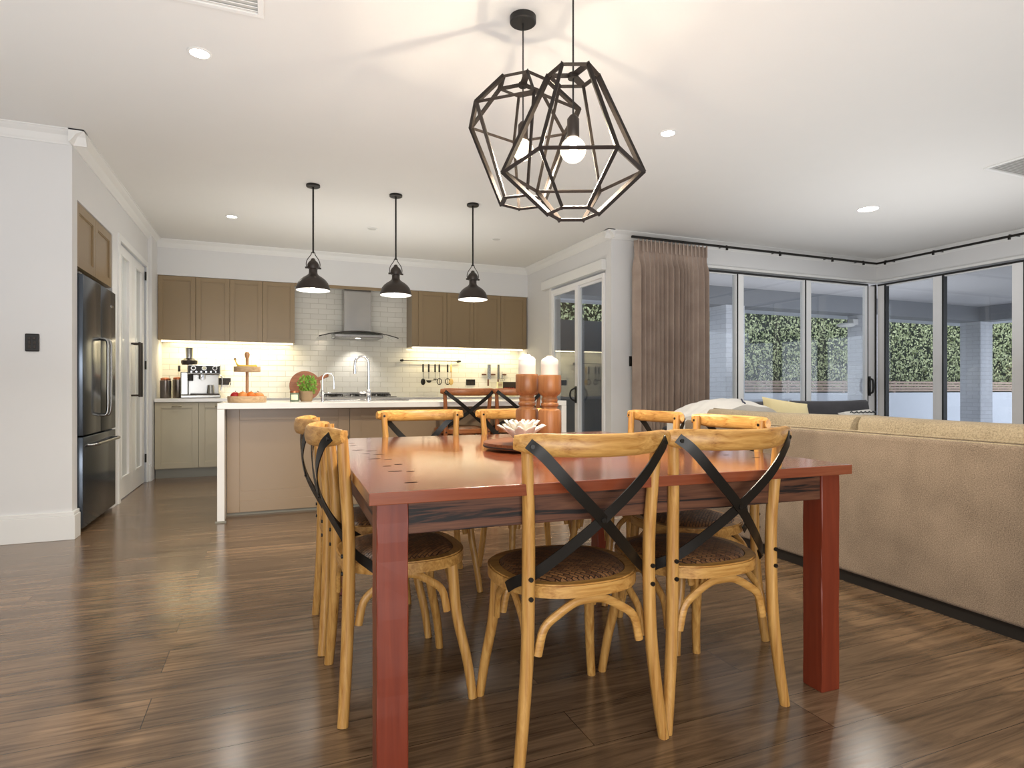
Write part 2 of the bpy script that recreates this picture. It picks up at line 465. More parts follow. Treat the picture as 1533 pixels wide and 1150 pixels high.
# pantry side wall at X=-1.21 (openings for fridge niche and pantry doors)
wb = MB()
wb.box(-1.31, -1.21, 4.9, 4.915, 0, CH)
wb.box(-1.31, -1.21, 4.915, 5.915, 2.29, CH)
wb.box(-1.31, -1.21, 5.915, 6.13, 0, CH)
wb.box(-1.31, -1.21, 6.13, 7.44, 2.31, CH)
wb.box(-1.31, -1.21, 7.44, 7.5, 0, CH)
wb.box(-1.33, -1.172, 7.5, 8.2, 0, CH)
struct(wb.build('wall_pantry', M['wall']))
nb = MB(); nb.box(-2.02, -1.95, 4.9, 7.5, 0, CH); struct(nb.build('wall_pantry_rear', M['wall']))
sbox('wall_back', -1.172, 3.42, 8.2, 8.3, 0, CH, M['tile'])
sbox('wall_bulkhead', -1.172, 3.42, 7.85, 8.2, 2.3, CH, M['wall'])
wr = MB()
wr.box(3.42, 3.54, 5.6, 5.72, 0, CH)
wr.box(3.42, 3.54, 5.72, 7.05, 2.3, CH)
wr.box(3.42, 3.54, 7.05, 8.3, 0, CH)
struct(wr.build('wall_right', M['wall']))
ww = MB()
ww.box(3.54, 3.92, 5.6, 5.7, 0, CH); ww.box(3.92, 7.62, 5.6, 5.7, 2.4, CH)
struct(ww.build('wall_window', M['wall']))
wf = MB(); wf.box(7.5, 7.62, -3.1, 5.6, 2.4, CH); wf.box(7.5, 7.62, -3.1, 1.7, 0, 2.4)
struct(wf.build('wall_far_right', M['wall']))
sbox('wall_rear', -4.6, 7.62, -3.2, -3.1, 0, CH, M['wall'])
sbox('wall_far_left', -4.7, -4.6, -3.2, 4.9, 0, CH, M['wall'])

# cornices: stepped cove running round the ceiling
def cornice(name, a, b, nx, ny, w=.085):
    """from a to b (xy at wall face), room side normal (nx,ny); mitred by simple extension"""
    a = Vector((*a, 0)); b = Vector((*b, 0)); n = Vector((nx, ny, 0))
    prof = [(0, CH-w), (.008, CH-w), (.012, CH-w+.008), (.02, CH-w+.018), (.04, CH-w+.05), (.066, CH-.018), (.077, CH-.008), (w, CH-.008), (w, CH), (0, CH)]
    m = MB()
    rows = []
    for p in (a, b):
        rows.append([m.bm.verts.new((p.x+n.x*u, p.y+n.y*u, z)) for u, z in prof])
    k = len(prof)
    for i in range(k): m.bm.faces.new((rows[0][i], rows[0][(i+1) % k], rows[1][(i+1) % k], rows[1][i]))
    m.bm.faces.new(rows[0]); m.bm.faces.new(list(reversed(rows[1])))
    return struct(m.build(name, M['trim']))
cornice('trim_1', (-4.6, 4.8), (-1.125, 4.8), 0, -1)
cornice('trim_2', (-1.21, 4.715), (-1.21, 7.85), 1, 0)
cornice('trim_3', (-1.21, 7.85), (3.42, 7.85), 0, -1)
cornice('trim_4', (3.42, 5.515), (3.42, 7.85), -1, 0)
cornice('trim_5', (3.335, 5.6), (7.5, 5.6), 0, -1)
cornice('trim_6', (7.5, -3.1), (7.5, 5.6), -1, 0)
# baseboards
def baseboard(name, x0, x1, y0, y1, ax, sgn):
    m = MB()
    m.box(x0, x1, y0, y1, 0, .16, .003)
    if ax == 'y': m.box(x0, x1-(.006 if sgn < 0 else 0), y0+(.006 if sgn < 0 else 0), y1, .16, .185, .003)
    else: m.box(x0, x1-.006, y0, y1, .16, .185, .003)
    return struct(m.build(name, M['trim']))
baseboard('baseboard_left', -4.6, -1.19, 4.78, 4.8, 'y', -1)
baseboard('baseboard_pantry', -1.21, -1.19, 4.8, 4.915, 'x', 1)
baseboard('baseboard_nib', -1.21, -1.175, 7.46, 7.5, 'y', -1)
baseboard('baseboard_window', 3.4, 3.9, 5.58, 5.6, 'y', -1)
baseboard('baseboard_right', 3.4, 3.42, 7.1, 7.58, 'y', -1)
# filler strip below bulkhead between cabinets
sbox('trim_7', .30, 1.755, 7.84, 7.86, 2.262, 2.3, M['cab'])
# moulding above windows
m = MB(); m.box(3.92, 7.48, 5.575, 5.6, 2.4, 2.43, .004); m.box(7.475, 7.5, 1.7, 5.6, 2.4, 2.43, .004)
struct(m.build('trim_8', M['trim']))

# ------------------------------------------------------------------ windows (stacking glazed panels)
def panel_x(name, x0, x1, y, top=2.36, handle=False):
    m = MB(); w = .085
    m.box(x0+.02, x0+w+.02, y-.03, y+.03, 0, top); m.box(x1-.012, x1, y-.03, y+.03, 0, top)
    m.box(x0+w, x1, y-.03, y+.03, 0, .09)
    m.box(x0+w, x1, y-.02, y+.02, top-.012, top)
    o = struct(m.build(name, M['frame']))
    MB().box(x0, x0+.02, y-.034, y+.034, 0, top).build('seal', M['black'], o)
    MB().box(x0, x1, y-.034, y+.034, top, top+.022).build('head_track', M['black'], o)
    MB().box(x0+w+.02, x1-.012, y-.004, y+.004, .09, top-.012).build('pane', M['glass'], o)
    return o
def handle_on(o, x, y, z):
    h = MB(); h.box(x-.02, x+.02, y-.052, y-.034, z-.13, z+.13, .008)
    h.tube(bez([(x, y-.04, z-.1), (x, y-.085, z-.08), (x, y-.095, z), (x, y-.085, z+.08), (x, y-.04, z+.1)], 5), (.012, .016), 8)
    h.build('handle', M['black'], o, True)
wx = [3.94, 5.14, 6.225, 7.335]
panel_x('window_1', 3.95, 5.14, 5.63)
panel_x('window_2', 5.14, 6.225, 5.63)
panel_x('window_3', 6.225, 7.335, 5.63)
m = MB(); m.box(7.355, 7.47, 5.6, 5.66, 0, 2.36)
o = struct(m.build('window_4', M['frame']))
mb = MB(); mb.box(7.335, 7.355, 5.6, 5.664, 0, 2.38); mb.box(7.47, 7.49, 5.585, 5.664, 0, 2.38); mb.build('seal', M['black'], o)
handle_on(o, 7.365, 5.634, 1.035)
def panel_y(name, y0, y1, x, top=2.36):
    m = MB(); w = .095
    m.box(x-.03, x+.03, y1-w, y1, 0, top); m.box(x-.03, x+.03, y0, y0+.012, 0, top)
    m.box(x-.03, x+.03, y0, y1-w, 0, .09); m.box(x-.02, x+.02, y0, y1-w, top-.012, top)
    o = struct(m.build(name, M['frame']))
    MB().box(x-.034, x+.034, y1-w-.02, y1-w, 0, top).build('seal', M['black'], o)
    MB().box(x-.034, x+.034, y0, y1, top, top+.022).build('head_track', M['black'], o)
    MB().box(x-.004, x+.004, y0+.012, y1-w-.02, .09, top-.012).build('pane', M['glass'], o)
    return o
panel_y('window_5', 4.85, 5.58, 7.53)
panel_y('window_6', 4.01, 4.85, 7.53)
panel_y('window_7', 3.17, 4.01, 7.53)
panel_y('window_8', 1.72, 3.17, 7.53)

# sliding door to the patio
d = struct(MB().box(3.40, 3.47, 5.725, 5.765, 0, 2.27).box(3.40, 3.47, 7.01, 7.045, 0, 2.27).box(3.40, 3.47, 5.765, 7.01, 2.225, 2.27).box(3.40, 3.5, 5.765, 7.01, 0, .03).build('door_3', M['frame']))
MB().box(3.405, 3.43, 6.33, 6.40, .03, 2.225).box(3.405, 3.43, 6.975, 7.01, .03, 2.225).box(3.405, 3.43, 6.40, 6.975, 2.19, 2.225).box(3.405, 3.43, 6.40, 6.975, .03, .1).build('door_leaf_frame', M['frame'], d)
MB().box(3.435, 3.465, 5.765, 5.80, .03, 2.225).box(3.435, 3.465, 6.33, 6.37, .03, 2.225).box(3.435, 3.465, 5.80, 6.33, 2.2, 2.225).box(3.435, 3.465, 5.8, 6.33, .03, .08).build('fixed_leaf_frame', M['frame'], d)
MB().box(3.414, 3.42, 6.40, 6.975, .1, 2.19).build('pane', M['glassdark'], d)
MB().box(3.447, 3.453, 5.80, 6.33, .08, 2.2).build('pane', M['glass'], d)
hh = MB(); hh.box(3.39, 3.405, 6.345, 6.385, .83, 1.03, .006); hh.tube(bez([(3.395, 6.365, .85), (3.35, 6.385, .88), (3.335, 6.39, .93), (3.35, 6.385, .98), (3.395, 6.365, 1.01)], 5), .01, 8)
hh.build('handle', M['black'], d, True)
MB().box(3.36, 3.42, 5.70, 7.27, 2.3, 2.415, .006).build('pelmet', M['trim'], d)
MB().box(3.4, 3.42, 7.045, 7.1, 0, 2.3).build('architrave', M['trim'], d)

# pantry double doors with narrow frosted lights
def pantry(name, y0, y1, hy, hinges):
    x = -1.225; o = None
    g0, g1 = (y0+.17, y1-.17)
    m = MB(); X0, X1 = x-.035, x
    m.box(X0, X1, y0+.004, g0, .008, 2.29); m.box(X0, X1, g1, y1-.004, .008, 2.29)
    m.box(X0, X1, g0, g1, .008, .2); m.box(X0, X1, g0, g1, 2.2, 2.29)
    for (a, b, c, dd) in ((g0-.012, g0, .19, 2.21), (g1, g1+.012, .19, 2.21)): m.box(X1, X1+.006, a, b, c, dd)
    m.box(X1, X1+.006, g0, g1, .19, .202); m.box(X1, X1+.006, g0, g1, 2.198, 2.21)
    o = struct(m.build(name, M['trim']))
    MB().box(x-.02, x-.014, g0, g1, .2, 2.2).build('pane', M['frost'], o)
    h = MB(); h.tube([(x+.07, hy, .92), (x+.07, hy, 1.45)], .011, 10)
    h.cyl((x, hy, .935), (x+.07, hy, .935), .009); h.cyl((x, hy, 1.435), (x+.07, hy, 1.435), .009)
    h.build('door_handle', M['bronze'], o, True)
    for z in hinges: MB().cyl((x+.012, y1-.002, z-.045), (x+.012, y1-.002, z+.045), .009, n=10).build('hinge', M['black'], o)
    return o
pantry('door_1', 6.16, 6.785, 6.74, [])
pantry('door_2', 6.785, 7.40, 6.84, [.26, 1.25, 2.2])
m = MB(); m.box(-1.225, -1.195, 6.09, 6.155, 0, 2.35, .003); m.box(-1.21, -1.195, 7.405, 7.455, 0, 2.35, .003); m.box(-1.21, -1.195, 6.155, 7.405, 2.295, 2.35, .003)
struct(m.build('trim_9', M['trim']))
# niche partition between fridge and pantry
sbox('trim_10', -1.9, -1.31, 5.93, 5.97, 0, 2.29, M['trim'])

# ------------------------------------------------------------------ cabinet helpers
def shaker(m, a, b, z0, z1, f=.055, face=0, t=.018, axis='x', g=.002):
    """shaker door: rails + recessed panel; for axis x lies in XZ plane with front at y=face (towards -y);
    axis 'y' lies in YZ plane with the front at x=face (towards +x)"""
    def bx(u0, u1, w0, w1, z0, z1, bev=0):
        if axis == 'x': m.box(u0, u1, face+w0, face+w1, z0, z1, bev)
        else: m.box(face-w1, face-w0, u0, u1, z0, z1, bev)
    a += g; b -= g; z0 += g; z1 -= g
    bx(a, a+f, 0, t, z0, z1, .0015); bx(b-f, b, 0, t, z0, z1, .0015)
    bx(a+f, b-f, 0, t, z0, z0+f, .0015); bx(a+f, b-f, 0, t, z1-f, z1, .0015)
    bx(a+f, b-f, .011, t, z0+f, z1-f)
    bx(a+f, a+f+.006, .005, .012, z0+f, z1-f); bx(b-f-.006, b-f, .005, .012, z0+f, z1-f)
    bx(a+f+.006, b-f-.006, .005, .012, z0+f, z0+f+.006); bx(a+f+.006, b-f-.006, .005, .012, z1-f-.006, z1-f)

def wall_cab(doors, z0, z1, label, side=None):
    a, b = doors[0][0], doors[-1][1]
    s0 = side if side is not None else a
    t = thing('wall_cabinet', label, 'cabinet', ((a+b)/2, 8.0, z0), group=None)
    cx0 = (a+b)/2
    m = MB(); m.box(s0-cx0+.001, b-cx0-.001, -.13, .198, 0, z1-z0); m.build('cabinet_body', M['cab'], t)
    for (u, v) in doors:
        mm = MB(); shaker(mm, u-cx0, v-cx0, 0, z1-z0, .05, -.15, .0195); mm.build('door', M['cab'], t)
    return t
ZU0, ZU1 = 1.56, 2.298
wall_cab([(-1.17, -.784)], ZU0, ZU1, 'taupe wall cabinet with one shaker door at the pantry end of the wall')
tc_ = wall_cab([(-.784, -.426), (-.426, -.067)], ZU0, ZU1, 'taupe wall cabinet with two shaker doors above the coffee machine and outlet')
wall_cab([(-.067, .300)], ZU0, ZU1, 'taupe wall cabinet with one shaker door nearest the range hood on its left')
wall_cab([(1.845, 2.231), (2.231, 2.615)], ZU0, ZU1, 'taupe wall cabinet with two doors right beside the hood above the utensil rail', side=1.757)
wall_cab([(2.615, 3.01), (3.01, 3.405)], ZU0, ZU1, 'taupe wall cabinet with two doors above the knife strips by the patio door')
for (a, b, s) in ((-1.15, .28, 'left'), (1.79, 3.39, 'right')):
    o = MB().box(a, b, 7.97, 7.99, 1.548, 1.56, .0).build('light_strip', M['led'])
    tag(o, 'thin warm glowing light strip under the %s hand wall cabinets' % s, 'light')
# base cabinets along the back wall
def base_cab(x0, x1, label, nd=2):
    c0 = (x0+x1)/2; w = (x1-x0)/2
    t = thing('base_cabinet', label, 'cabinet', (c0, 7.9, 0))
    m = MB(); m.box(-w+.001, w-.001, -.26, .298, .105, .85); m.build('cabinet_body', M['cab_light'], t)
    MB().box(-w+.001, w-.001, -.225, .25, 0, .105).build('kickboard', M['kick'], t)
    dw = 2*w/nd
    for i in range(nd):
        mm = MB(); shaker(mm, -w+i*dw, -w+(i+1)*dw, .11, .845, .06, -.28, .0195); dr = mm.build('door', M['cab_light'], t)
        hx = -w+(i+.5)*dw
        # cup pull
        h = MB()
        for k in range(9):
            pass
        pts = [(hx-.045+.09*k/8, -.283-.022*math.sin(PI*k/8)**.5, .80) for k in range(9)]
        h.band(pts, [(0, 0, 1)]*9, .004, .004)
        h.box(hx-.047, hx+.047, -.284, -.2805, .795, .825, .001)
        h.tube(bez([(hx-.045, -.284, .802), (hx-.03, -.305, .808), (hx, -.31, .812), (hx+.03, -.305, .808), (hx+.045, -.284, .802)], 4), .006, 8)
        h.build('cup_handle', M['cab_light'], dr, True)
base_cab(-1.165, -.30, 'pale stone coloured base cabinet below the coffee machine by the pantry')
base_cab(-.30, .56, 'pale base cabinet behind the left half of the island')
base_cab(.56, 1.52, 'pale base cabinet beneath the cooktop')
base_cab(1.52, 2.46, 'pale base cabinet beneath the utensil rail')
base_cab(2.46, 3.40, 'pale base cabinet beneath the knife strips at the patio end')
o = MB().box(-1.165, 3.405, 7.595, 8.198, .851, .891, .003).build('worktop', M['benchtop']); tag(o, 'long white stone worktop along the tiled back wall', 'worktop')
# island
isl = thing('kitchen_island', 'large kitchen island with white waterfall stone top and taupe panelled front', 'island', (1.1, 5.5, 0))
IX0, IX1, IY0, IY1 = -.355-1.1, 2.557-1.1, -.53, .55
m = MB(); m.box(IX0, IX1, IY0, IY1, .846, .89, .003); m.box(IX0, IX0+.05, IY0, IY1, 0, .845, .002); m.box(IX1-.05, IX1, IY0, IY1, 0, .845, .002)
m.build('stone_top', M['benchtop'], isl)
m = MB(); m.box(IX0+.051, IX1-.051, -.285, .53, .02, .845); m.build('island_body', M['island'], isl)
nP = 3; pw = (IX1-IX0-.102)/nP
for i in range(nP):
    m = MB(); shaker(m, IX0+.051+i*pw, IX0+.051+(i+1)*pw, .022, .843, .09, -.3, .015); m.box(IX0+.051+i*pw+.09, IX0+.051+(i+1)*pw-.09, -.296, -.288, .112, .19)
    m.build('front_panel', M['island'], isl)
MB().box(IX0+.051, IX1-.051, -.28, .5, 0, .02).build('kickboard', M['kick'], isl)
MB().box(IX0-.012, IX0+.062, IY0-.012, IY0-.001, 0, .012).build('foot_trim', M['kick'], isl)

# ------------------------------------------------------------------ refrigerator & overhead
fr = thing('refrigerator', 'dark stainless french door refrigerator with bottom freezer drawer in wall niche', 'refrigerator', (-1.18, 5.405, 0))
MB().box(-.70, -.075, -.47, .47, .03, 1.78, .004).build('cabinet_body', M['fridge'], fr)
def fdoor(y0, y1, z0, z1, nm='door'):
    return MB().box(-.072, 0, y0, y1, z0, z1, .006).build(nm, M['fridge'], fr, True)
d1 = fdoor(-.472, -.002, .675, 1.79); d2 = fdoor(.002, .472, .675, 1.79); d3 = fdoor(-.472, .472, .04, .665, 'drawer')
def bar(parent, pts):
    h = MB(); h.tube(bez(pts, 6), .011, 10); h.build('handle', M['steel'], parent, True)
bar(d1, [(.0, -.045, .80), (.05, -.045, .82), (.055, -.045, 1.0), (.055, -.045, 1.25), (.05, -.045, 1.36), (0, -.045, 1.38)])
bar(d2, [(.0, .045, .80), (.05, .045, .82), (.055, .045, 1.0), (.055, .045, 1.25), (.05, .045, 1.36), (0, .045, 1.38)])
bar(d3, [(0, -.36, .605), (.05, -.34, .605), (.055, -.2, .605), (.055, .2, .605), (.05, .34, .605), (0, .36, .605)])
MB().box(.0005, .002, .33, .39, 1.66, 1.675).build('badge', M['chrome'], d2)
for yy in (-.44, .44): MB().box(-.07, -.02, yy-.03, yy+.03, 1.7905, 1.805, .003).build('hinge_cap', M['steel'], fr)
MB().box(-.66, -.1, -.45, .45, 0, .03).build('plinth', M['black'], fr)
ov = thing('overhead_cabinet', 'taupe cabinet with two shaker doors set above the refrigerator', 'cabinet', (-1.215, 5.415, 1.84))
MB().box(-.6, -.021, -.495, .495, 0, .445).build('cabinet_body', M['cab'], ov)
for a, b in ((-.495, 0), (0, .495)):
    m = MB(); shaker(m, a, b, 0, .445, .065, 0, .0195, 'y'); m.build('door', M['cab'], ov)

# ------------------------------------------------------------------ range hood
hd = thing('range_hood', 'stainless chimney range hood with curved glass canopy on tiled wall', 'range hood', (1.065, 8.0, 1.62))
MB().box(-.17, .17, -.08, .198, .115, .676, .002).build('chimney', M['steel'], hd)
m = MB(); m.box(-.3, .3, -.22, .19, .028, .068, .006); m.build('hood_body', M['steel'], hd)
cp = MB(); pr = []
for i in range(25):
    u = -1+2*i/24; pr.append((u*.49, .10-.075*u*u))
rows = [[cp.bm.verts.new((x, y, z+dz)) for (x, z) in pr] for (y, dz) in ((-.26, 0), (.19, 0))]
rows2 = [[cp.bm.verts.new((x, y, z+.008)) for (x, z) in pr] for (y, dz) in ((-.26, 0), (.19, 0))]
for R_ in (rows, rows2):
    for i in range(24): cp.bm.faces.new((R_[0][i], R_[0][i+1], R_[1][i+1], R_[1][i]))
for i in range(24):
    for k in (0, 1): cp.bm.faces.new((rows[k][i], rows[k][i+1], rows2[k][i+1], rows2[k][i]))
cp.build('glass_canopy', M['hoodglass'], hd, True)
ed = MB(); ed.tube([(x, -.262, z+.004) for x, z in pr], (.006, .003), 8, ref=(0, 0, 1)); ed.build('canopy_edge', M['bronze'], hd, True)
MB().cyl((-.0, -.1, .0225), (-.0, -.1, .0275), .03, n=20).build('hood_lamp', M['lamp'], hd)
MB().box(-.28, .28, -.2, .17, .0245, .0275).build('filter', M['steel'], hd)

# ------------------------------------------------------------------ cooktop, sink, taps
ck = thing('gas_cooktop', 'stainless gas cooktop with black trivets under the range hood', 'cooktop', (1.06, 7.88, .8915))
MB().box(-.45, .45, -.25, .25, 0, .012, .003).build('hob_plate', M['steel'], ck)
MB().box(-.45, .45, .235, .25, .012, .06, .002).build('rear_lip', M['steel'], ck)
for bx_, by_ in ((-.3, -.1), (-.3, .12), (0, 0), (.3, -.1), (.3, .12)):
    MB().lathe([(0, 0), (.045, 0), (.045, .012), (.03, .016), (.03, .024), (0, .024)], (bx_, by_, .012), 16).build('burner', M['black'], ck, True)
    t_ = MB()
    for a in range(4):
        t_.box(.02, .1, -.004, .004, .02, .03, 0, Matrix.Translation((bx_, by_, .012)) @ Matrix.Rotation(a*PI/2, 4, 'Z'))
        t_.box(.09, .1, -.004, .004, 0, .02, 0, Matrix.Translation((bx_, by_, .012)) @ Matrix.Rotation(a*PI/2, 4, 'Z'))
    t_.build('trivet', M['blackmetal'], ck)
for k in range(5): MB().cyl((-.2+.1*k, -.215, .012), (-.2+.1*k, -.215, .035), .016, .014).build('knob', M['steel'], ck, True)
sk = thing('sink', 'stainless steel sink with raised rim in the island top behind the tap', 'sink', (.86, 5.66, .8905))
m = MB(); m.box(-.40, .34, -.16, -.15, 0, .012, .003); m.box(-.40, .34, .20, .21, 0, .012, .003); m.box(-.40, -.39, -.15, .2, 0, .012, .003); m.box(.33, .34, -.15, .2, 0, .012, .003)
m.build('rim', M['steel'], sk, True)
MB().box(-.39, .33, -.15, .2, .0005, .003).build('bowl', M['bronze'], sk)
for k in range(9): MB().cyl((-.36+.033*k, -.14, .008), (-.36+.033*k, .19, .008), .003, n=6).build('drainer_wire', M['steel'], sk)
def tap(name, label, x, y, h, reach, r, rz):
    t = thing(name, label, 'tap', (x, y, .8905), rz)
    MB().lathe([(0, 0), (r*2.4, 0), (r*2.4, .006), (r*1.9, .012), (r*1.9, .09), (r*1.3, .1), (0, .1)], (0, 0, 0), 20).build('tap_body', M['chrome'], t, True)
    R = reach/2
    pts = [(0, 0, .08), (0, 0, h*.5), (0, 0, h-R)]+[(-R+R*math.cos(a), 0, h-R+R*math.sin(a)) for a in [PI*k/10 for k in range(1, 11)]]+[(-reach-.002, 0, h-R-.05)]
    MB().tube(pts, r, 10).build('spout', M['chrome'], t, True)
    MB().cyl((-reach-.002, 0, h-R-.09), (-reach-.002, 0, h-R-.05), r*1.25, n=12).build('spray_head', M['chrome'], t, True)
    MB().tube([(0, 0, .06), (0, -.035, .065), (-.02, -.05, .07)], r*.9, 8).sphere((-.055, -.05, .075), r*1.2, (2.4, 1, .8)).build('lever', M['chrome'], t, True)
    return t
tap('gooseneck_tap', 'tall chrome gooseneck tap on the island in front of the sink', .80, 5.27, .385, .115, .011, 0)
tap('filter_tap', 'small slim chrome filter tap on the island beside the potted herb', .42, 5.27, .24, .09, .006, PI)

# ------------------------------------------------------------------ countertop things
def coffee():
    t = thing('espresso_machine', 'stainless espresso machine with grinder hopper and dials beside the canisters', 'coffee machine', (-.745, 7.9, .8915), .12)
    m = MB(); m.box(-.2, .21, -.17, .17, .0, .035, .008); m.build('base', M['steel'], t)
    MB().box(-.1, .2, -.165, -.02, .035, .052, .003).build('drip_tray', M['bronze'], t)
    m = MB(); m.box(-.2, -.12, -.1, .16, .035, .3, .01); m.box(-.12, .2, .04, .16, .035, .3, .006); m.build('body', M['steel'], t)
    m = MB(); m.box(-.13, .21, -.14, .16, .27, .385, .012); m.build('head', M['steel'], t)
    MB().box(-.12, .2, -.146, -.1405, .285, .372, .002).build('control_panel', M['black'], t)
    for x in (-.07, .04, .15):
        g = MB().cyl((x, -.147, .345), (x, -.155, .345), .026, n=20).build('dial', M['steel'], t, True)
        MB().cyl((x, -.1555, .345), (x, -.158, .345), .018, n=20).build('dial_face', M['black'] if x != .04 else M['paper'], g, True)
    for k in range(6): MB().cyl((-.09+.05*k, -.147, .303), (-.09+.05*k, -.151, .303), .008, n=10).build('button', M['chrome'], t)
    m = MB(); m.cyl((.02, -.09, .27), (.02, -.09, .22), .035, n=20); m.cyl((.02, -.12, .235), (.02, -.23, .225), .012, .014); m.build('portafilter', M['chrome'], t, True)
    m = MB(); m.cyl((-.1, -.09, .27), (-.1, -.09, .2), .03, n=16); m.build('grind_chute', M['black'], t, True)
    m = MB(); m.tube(bez([(.19, -.11, .27), (.225, -.13, .24), (.225, -.14, .15), (.21, -.15, .09)], 5), .006, 8); m.build('steam_wand', M['chrome'], t, True)
    m = MB(); m.cyl((.11, -.09, .053), (.11, -.09, .15), .04, .033, 18); m.build('milk_jug', M['steel'], t, True)
    m = MB(); m.lathe([(0, 0), (.075, 0), (.085, .02), (.085, .05), (.06, .06), (.05, .075), (0, .075)], (-.11, .0, .386), 20); m.build('grinder_collar', M['bronze'], t, True)
    m = MB(); m.lathe([(0, .0), (.035, 0), (.04, .11), (.043, .12), (0, .12)], (-.11, 0, .462), 20); m.build('bean_hopper', M['steel'], t, True)
    m = MB(); m.cyl((-.2, -.02, .34), (-.225, -.02, .34), .035, n=18); m.build('side_knob', M['bronze'], t, True)
    m = MB(); m.tube(bez([(.205, .1, .1), (.26, .12, .07), (.31, .15, .12), (.335, .22, .19)], 6), .004, 6); m.build('power_cord', M['throw'], t, True)
coffee()
def canister(x, y, label, h):
    t = thing('storage_canister', label, 'canister', (x, y, .8915))
    MB().lathe([(0, 0), (.056, 0), (.058, .004), (.058, h), (.054, h+.004), (0, h+.004)], (0, 0, 0), 28).build('canister_body', M['canister'], t, True)
    MB().lathe([(0, 0), (.05, 0), (.052, .02), (.03, .03), (0, .03)], (0, 0, h+.005), 24).build('lid', M['copper'], t, True)
canister(-1.085, 7.82, 'fluted dark steel canister with copper lid nearest the pantry wall', .2)
canister(-.98, 7.98, 'fluted dark steel canister standing between the first canister and espresso machine', .21)
# power points
def outlet(x, label):
    t = thing('power_outlet', label, 'outlet', (x, 8.1985, 1.09))
    MB().box(-.068, .068, -.01, 0, -.042, .042, .004).build('cover_plate', M['black'], t)
    for s in (-.03, .03):
        MB().box(s-.02, s+.02, -.0125, -.0105, -.028, .012).build('socket', M['bronze'], t)
        MB().box(s-.008, s+.008, -.014, -.0105, .02, .032).build('rocker', M['blackmetal'], t)
outlet(-.50, 'black double power outlet on tiles beside the espresso machine')
outlet(2.68, 'black double power outlet on tiles between utensils and knives')
t = thing('switch_plate', 'black six button switch plate on the plain left wall', 'switch', (-1.424, 4.7985, 1.3))
MB().box(-.038, .038, -.01, 0, -.058, .058, .006).build('cover_plate', M['black'], t)
for i in range(2):
    for j in range(3): MB().box(-.022+.027*i, -.006+.027*i, -.014, -.0105, -.038+.028*j, -.02+.028*j, .002).build('rocker', M['bronze'], t)
t = thing('switch_plate', 'narrow black switch plate on wall between patio door and curtain', 'switch', (3.66, 5.5985, 1.3))
MB().box(-.018, .018, -.01, 0, -.055, .055, .004).build('cover_plate', M['black'], t)
MB().box(-.007, .007, -.014, -.0105, -.02, .02, .002).build('rocker', M['bronze'], t)

# fruit stand (two tiers) and fruit
fs = thing('tiered_stand', 'two tier pale wooden fruit stand with turned finial on island', 'fruit stand', (-.16, 5.3, .8905))
m = MB(); m.lathe([(0, 0), (.142, 0), (.145, .008), (.145, .05), (.132, .05), (.13, .012), (0, .012)], (0, 0, 0), 40); m.build('lower_tray', M['palewood'], fs, True)
m = MB(); m.lathe([(0, 0), (.098, 0), (.1, .005), (.1, .042), (.09, .042), (.088, .01), (0, .01)], (0, 0, .245), 40); m.build('upper_tray', M['palewood'], fs, True)
m = MB(); m.cyl((0, 0, .012), (0, 0, .245), .012, n=14); m.lathe([(0, 0), (.016, 0), (.016, .01), (.011, .03), (.012, .1), (.018, .115), (.019, .135), (.012, .15), (0, .152)], (0, 0, .255), 16); m.build('post', M['palewoodz'], fs, True)
def fruit(name, label, cat, m_, x, y, r, sc=(1, 1, 1), base=.9030):
    t = thing(name, label, cat, (-.16+x, 5.3+y, base))
    b = MB().sphere((0, 0, r*sc[2]), r, sc, 20, 14).build('flesh', m_, t, True)
    MB().cyl((0, 0, 2*r*sc[2]-.003), (.003, 0, 2*r*sc[2]+.008), .0025, n=6).build('stem', M['stem'], t)
fruit('apple', 'shiny red apple at left end of lower fruit tray', 'apple', M['red'], -.085, -.055, .036)
fruit('orange', 'dull red orange nectarine between apple and post on lower tray', 'nectarine', M['mango'], -.03, -.08, .037)
fruit('orange', 'bright orange directly in front of the fruit stand post', 'orange', M['orange'], .03, -.07, .035, (1, 1, 1.05))
fruit('mango', 'orange mango lying right of centre on lower tray', 'mango', M['mango'], .085, -.03, .034, (1.25, .9, 1))
fruit('pear', 'grey green pear at right end of lower fruit tray', 'pear', M['pear'], .075, .06, .036, (1, 1, 1))
bn = thing('banana_bunch', 'small bunch of yellow bananas on upper fruit tray', 'banana', (-.16, 5.3, 1.1462))
for k, (dy, a) in enumerate(((-.052, 0), (-.03, .25), (-.066, -.15))):
    pts = [(-.085, dy+.0, .085), (-.078, dy, .06), (-.06, dy-.005, .035), (-.025, dy-.008, .02+.004*k), (.02, dy-.008, .018+.004*k), (.055, dy, .03), (.07, dy+.004, .04)]
    MB().tube(bez(pts, 5), [.004+.012*min(1, max(0, math.sin(PI*min(1, max(0, (i-6)/28)))))for i in range(31)], 8).build('banana', M['banana'], bn, True)
MB().cyl((-.085, -.05, .08), (-.088, -.05, .098), .009, .006, 8).build('bunch_stem', M['stem'], bn, True)

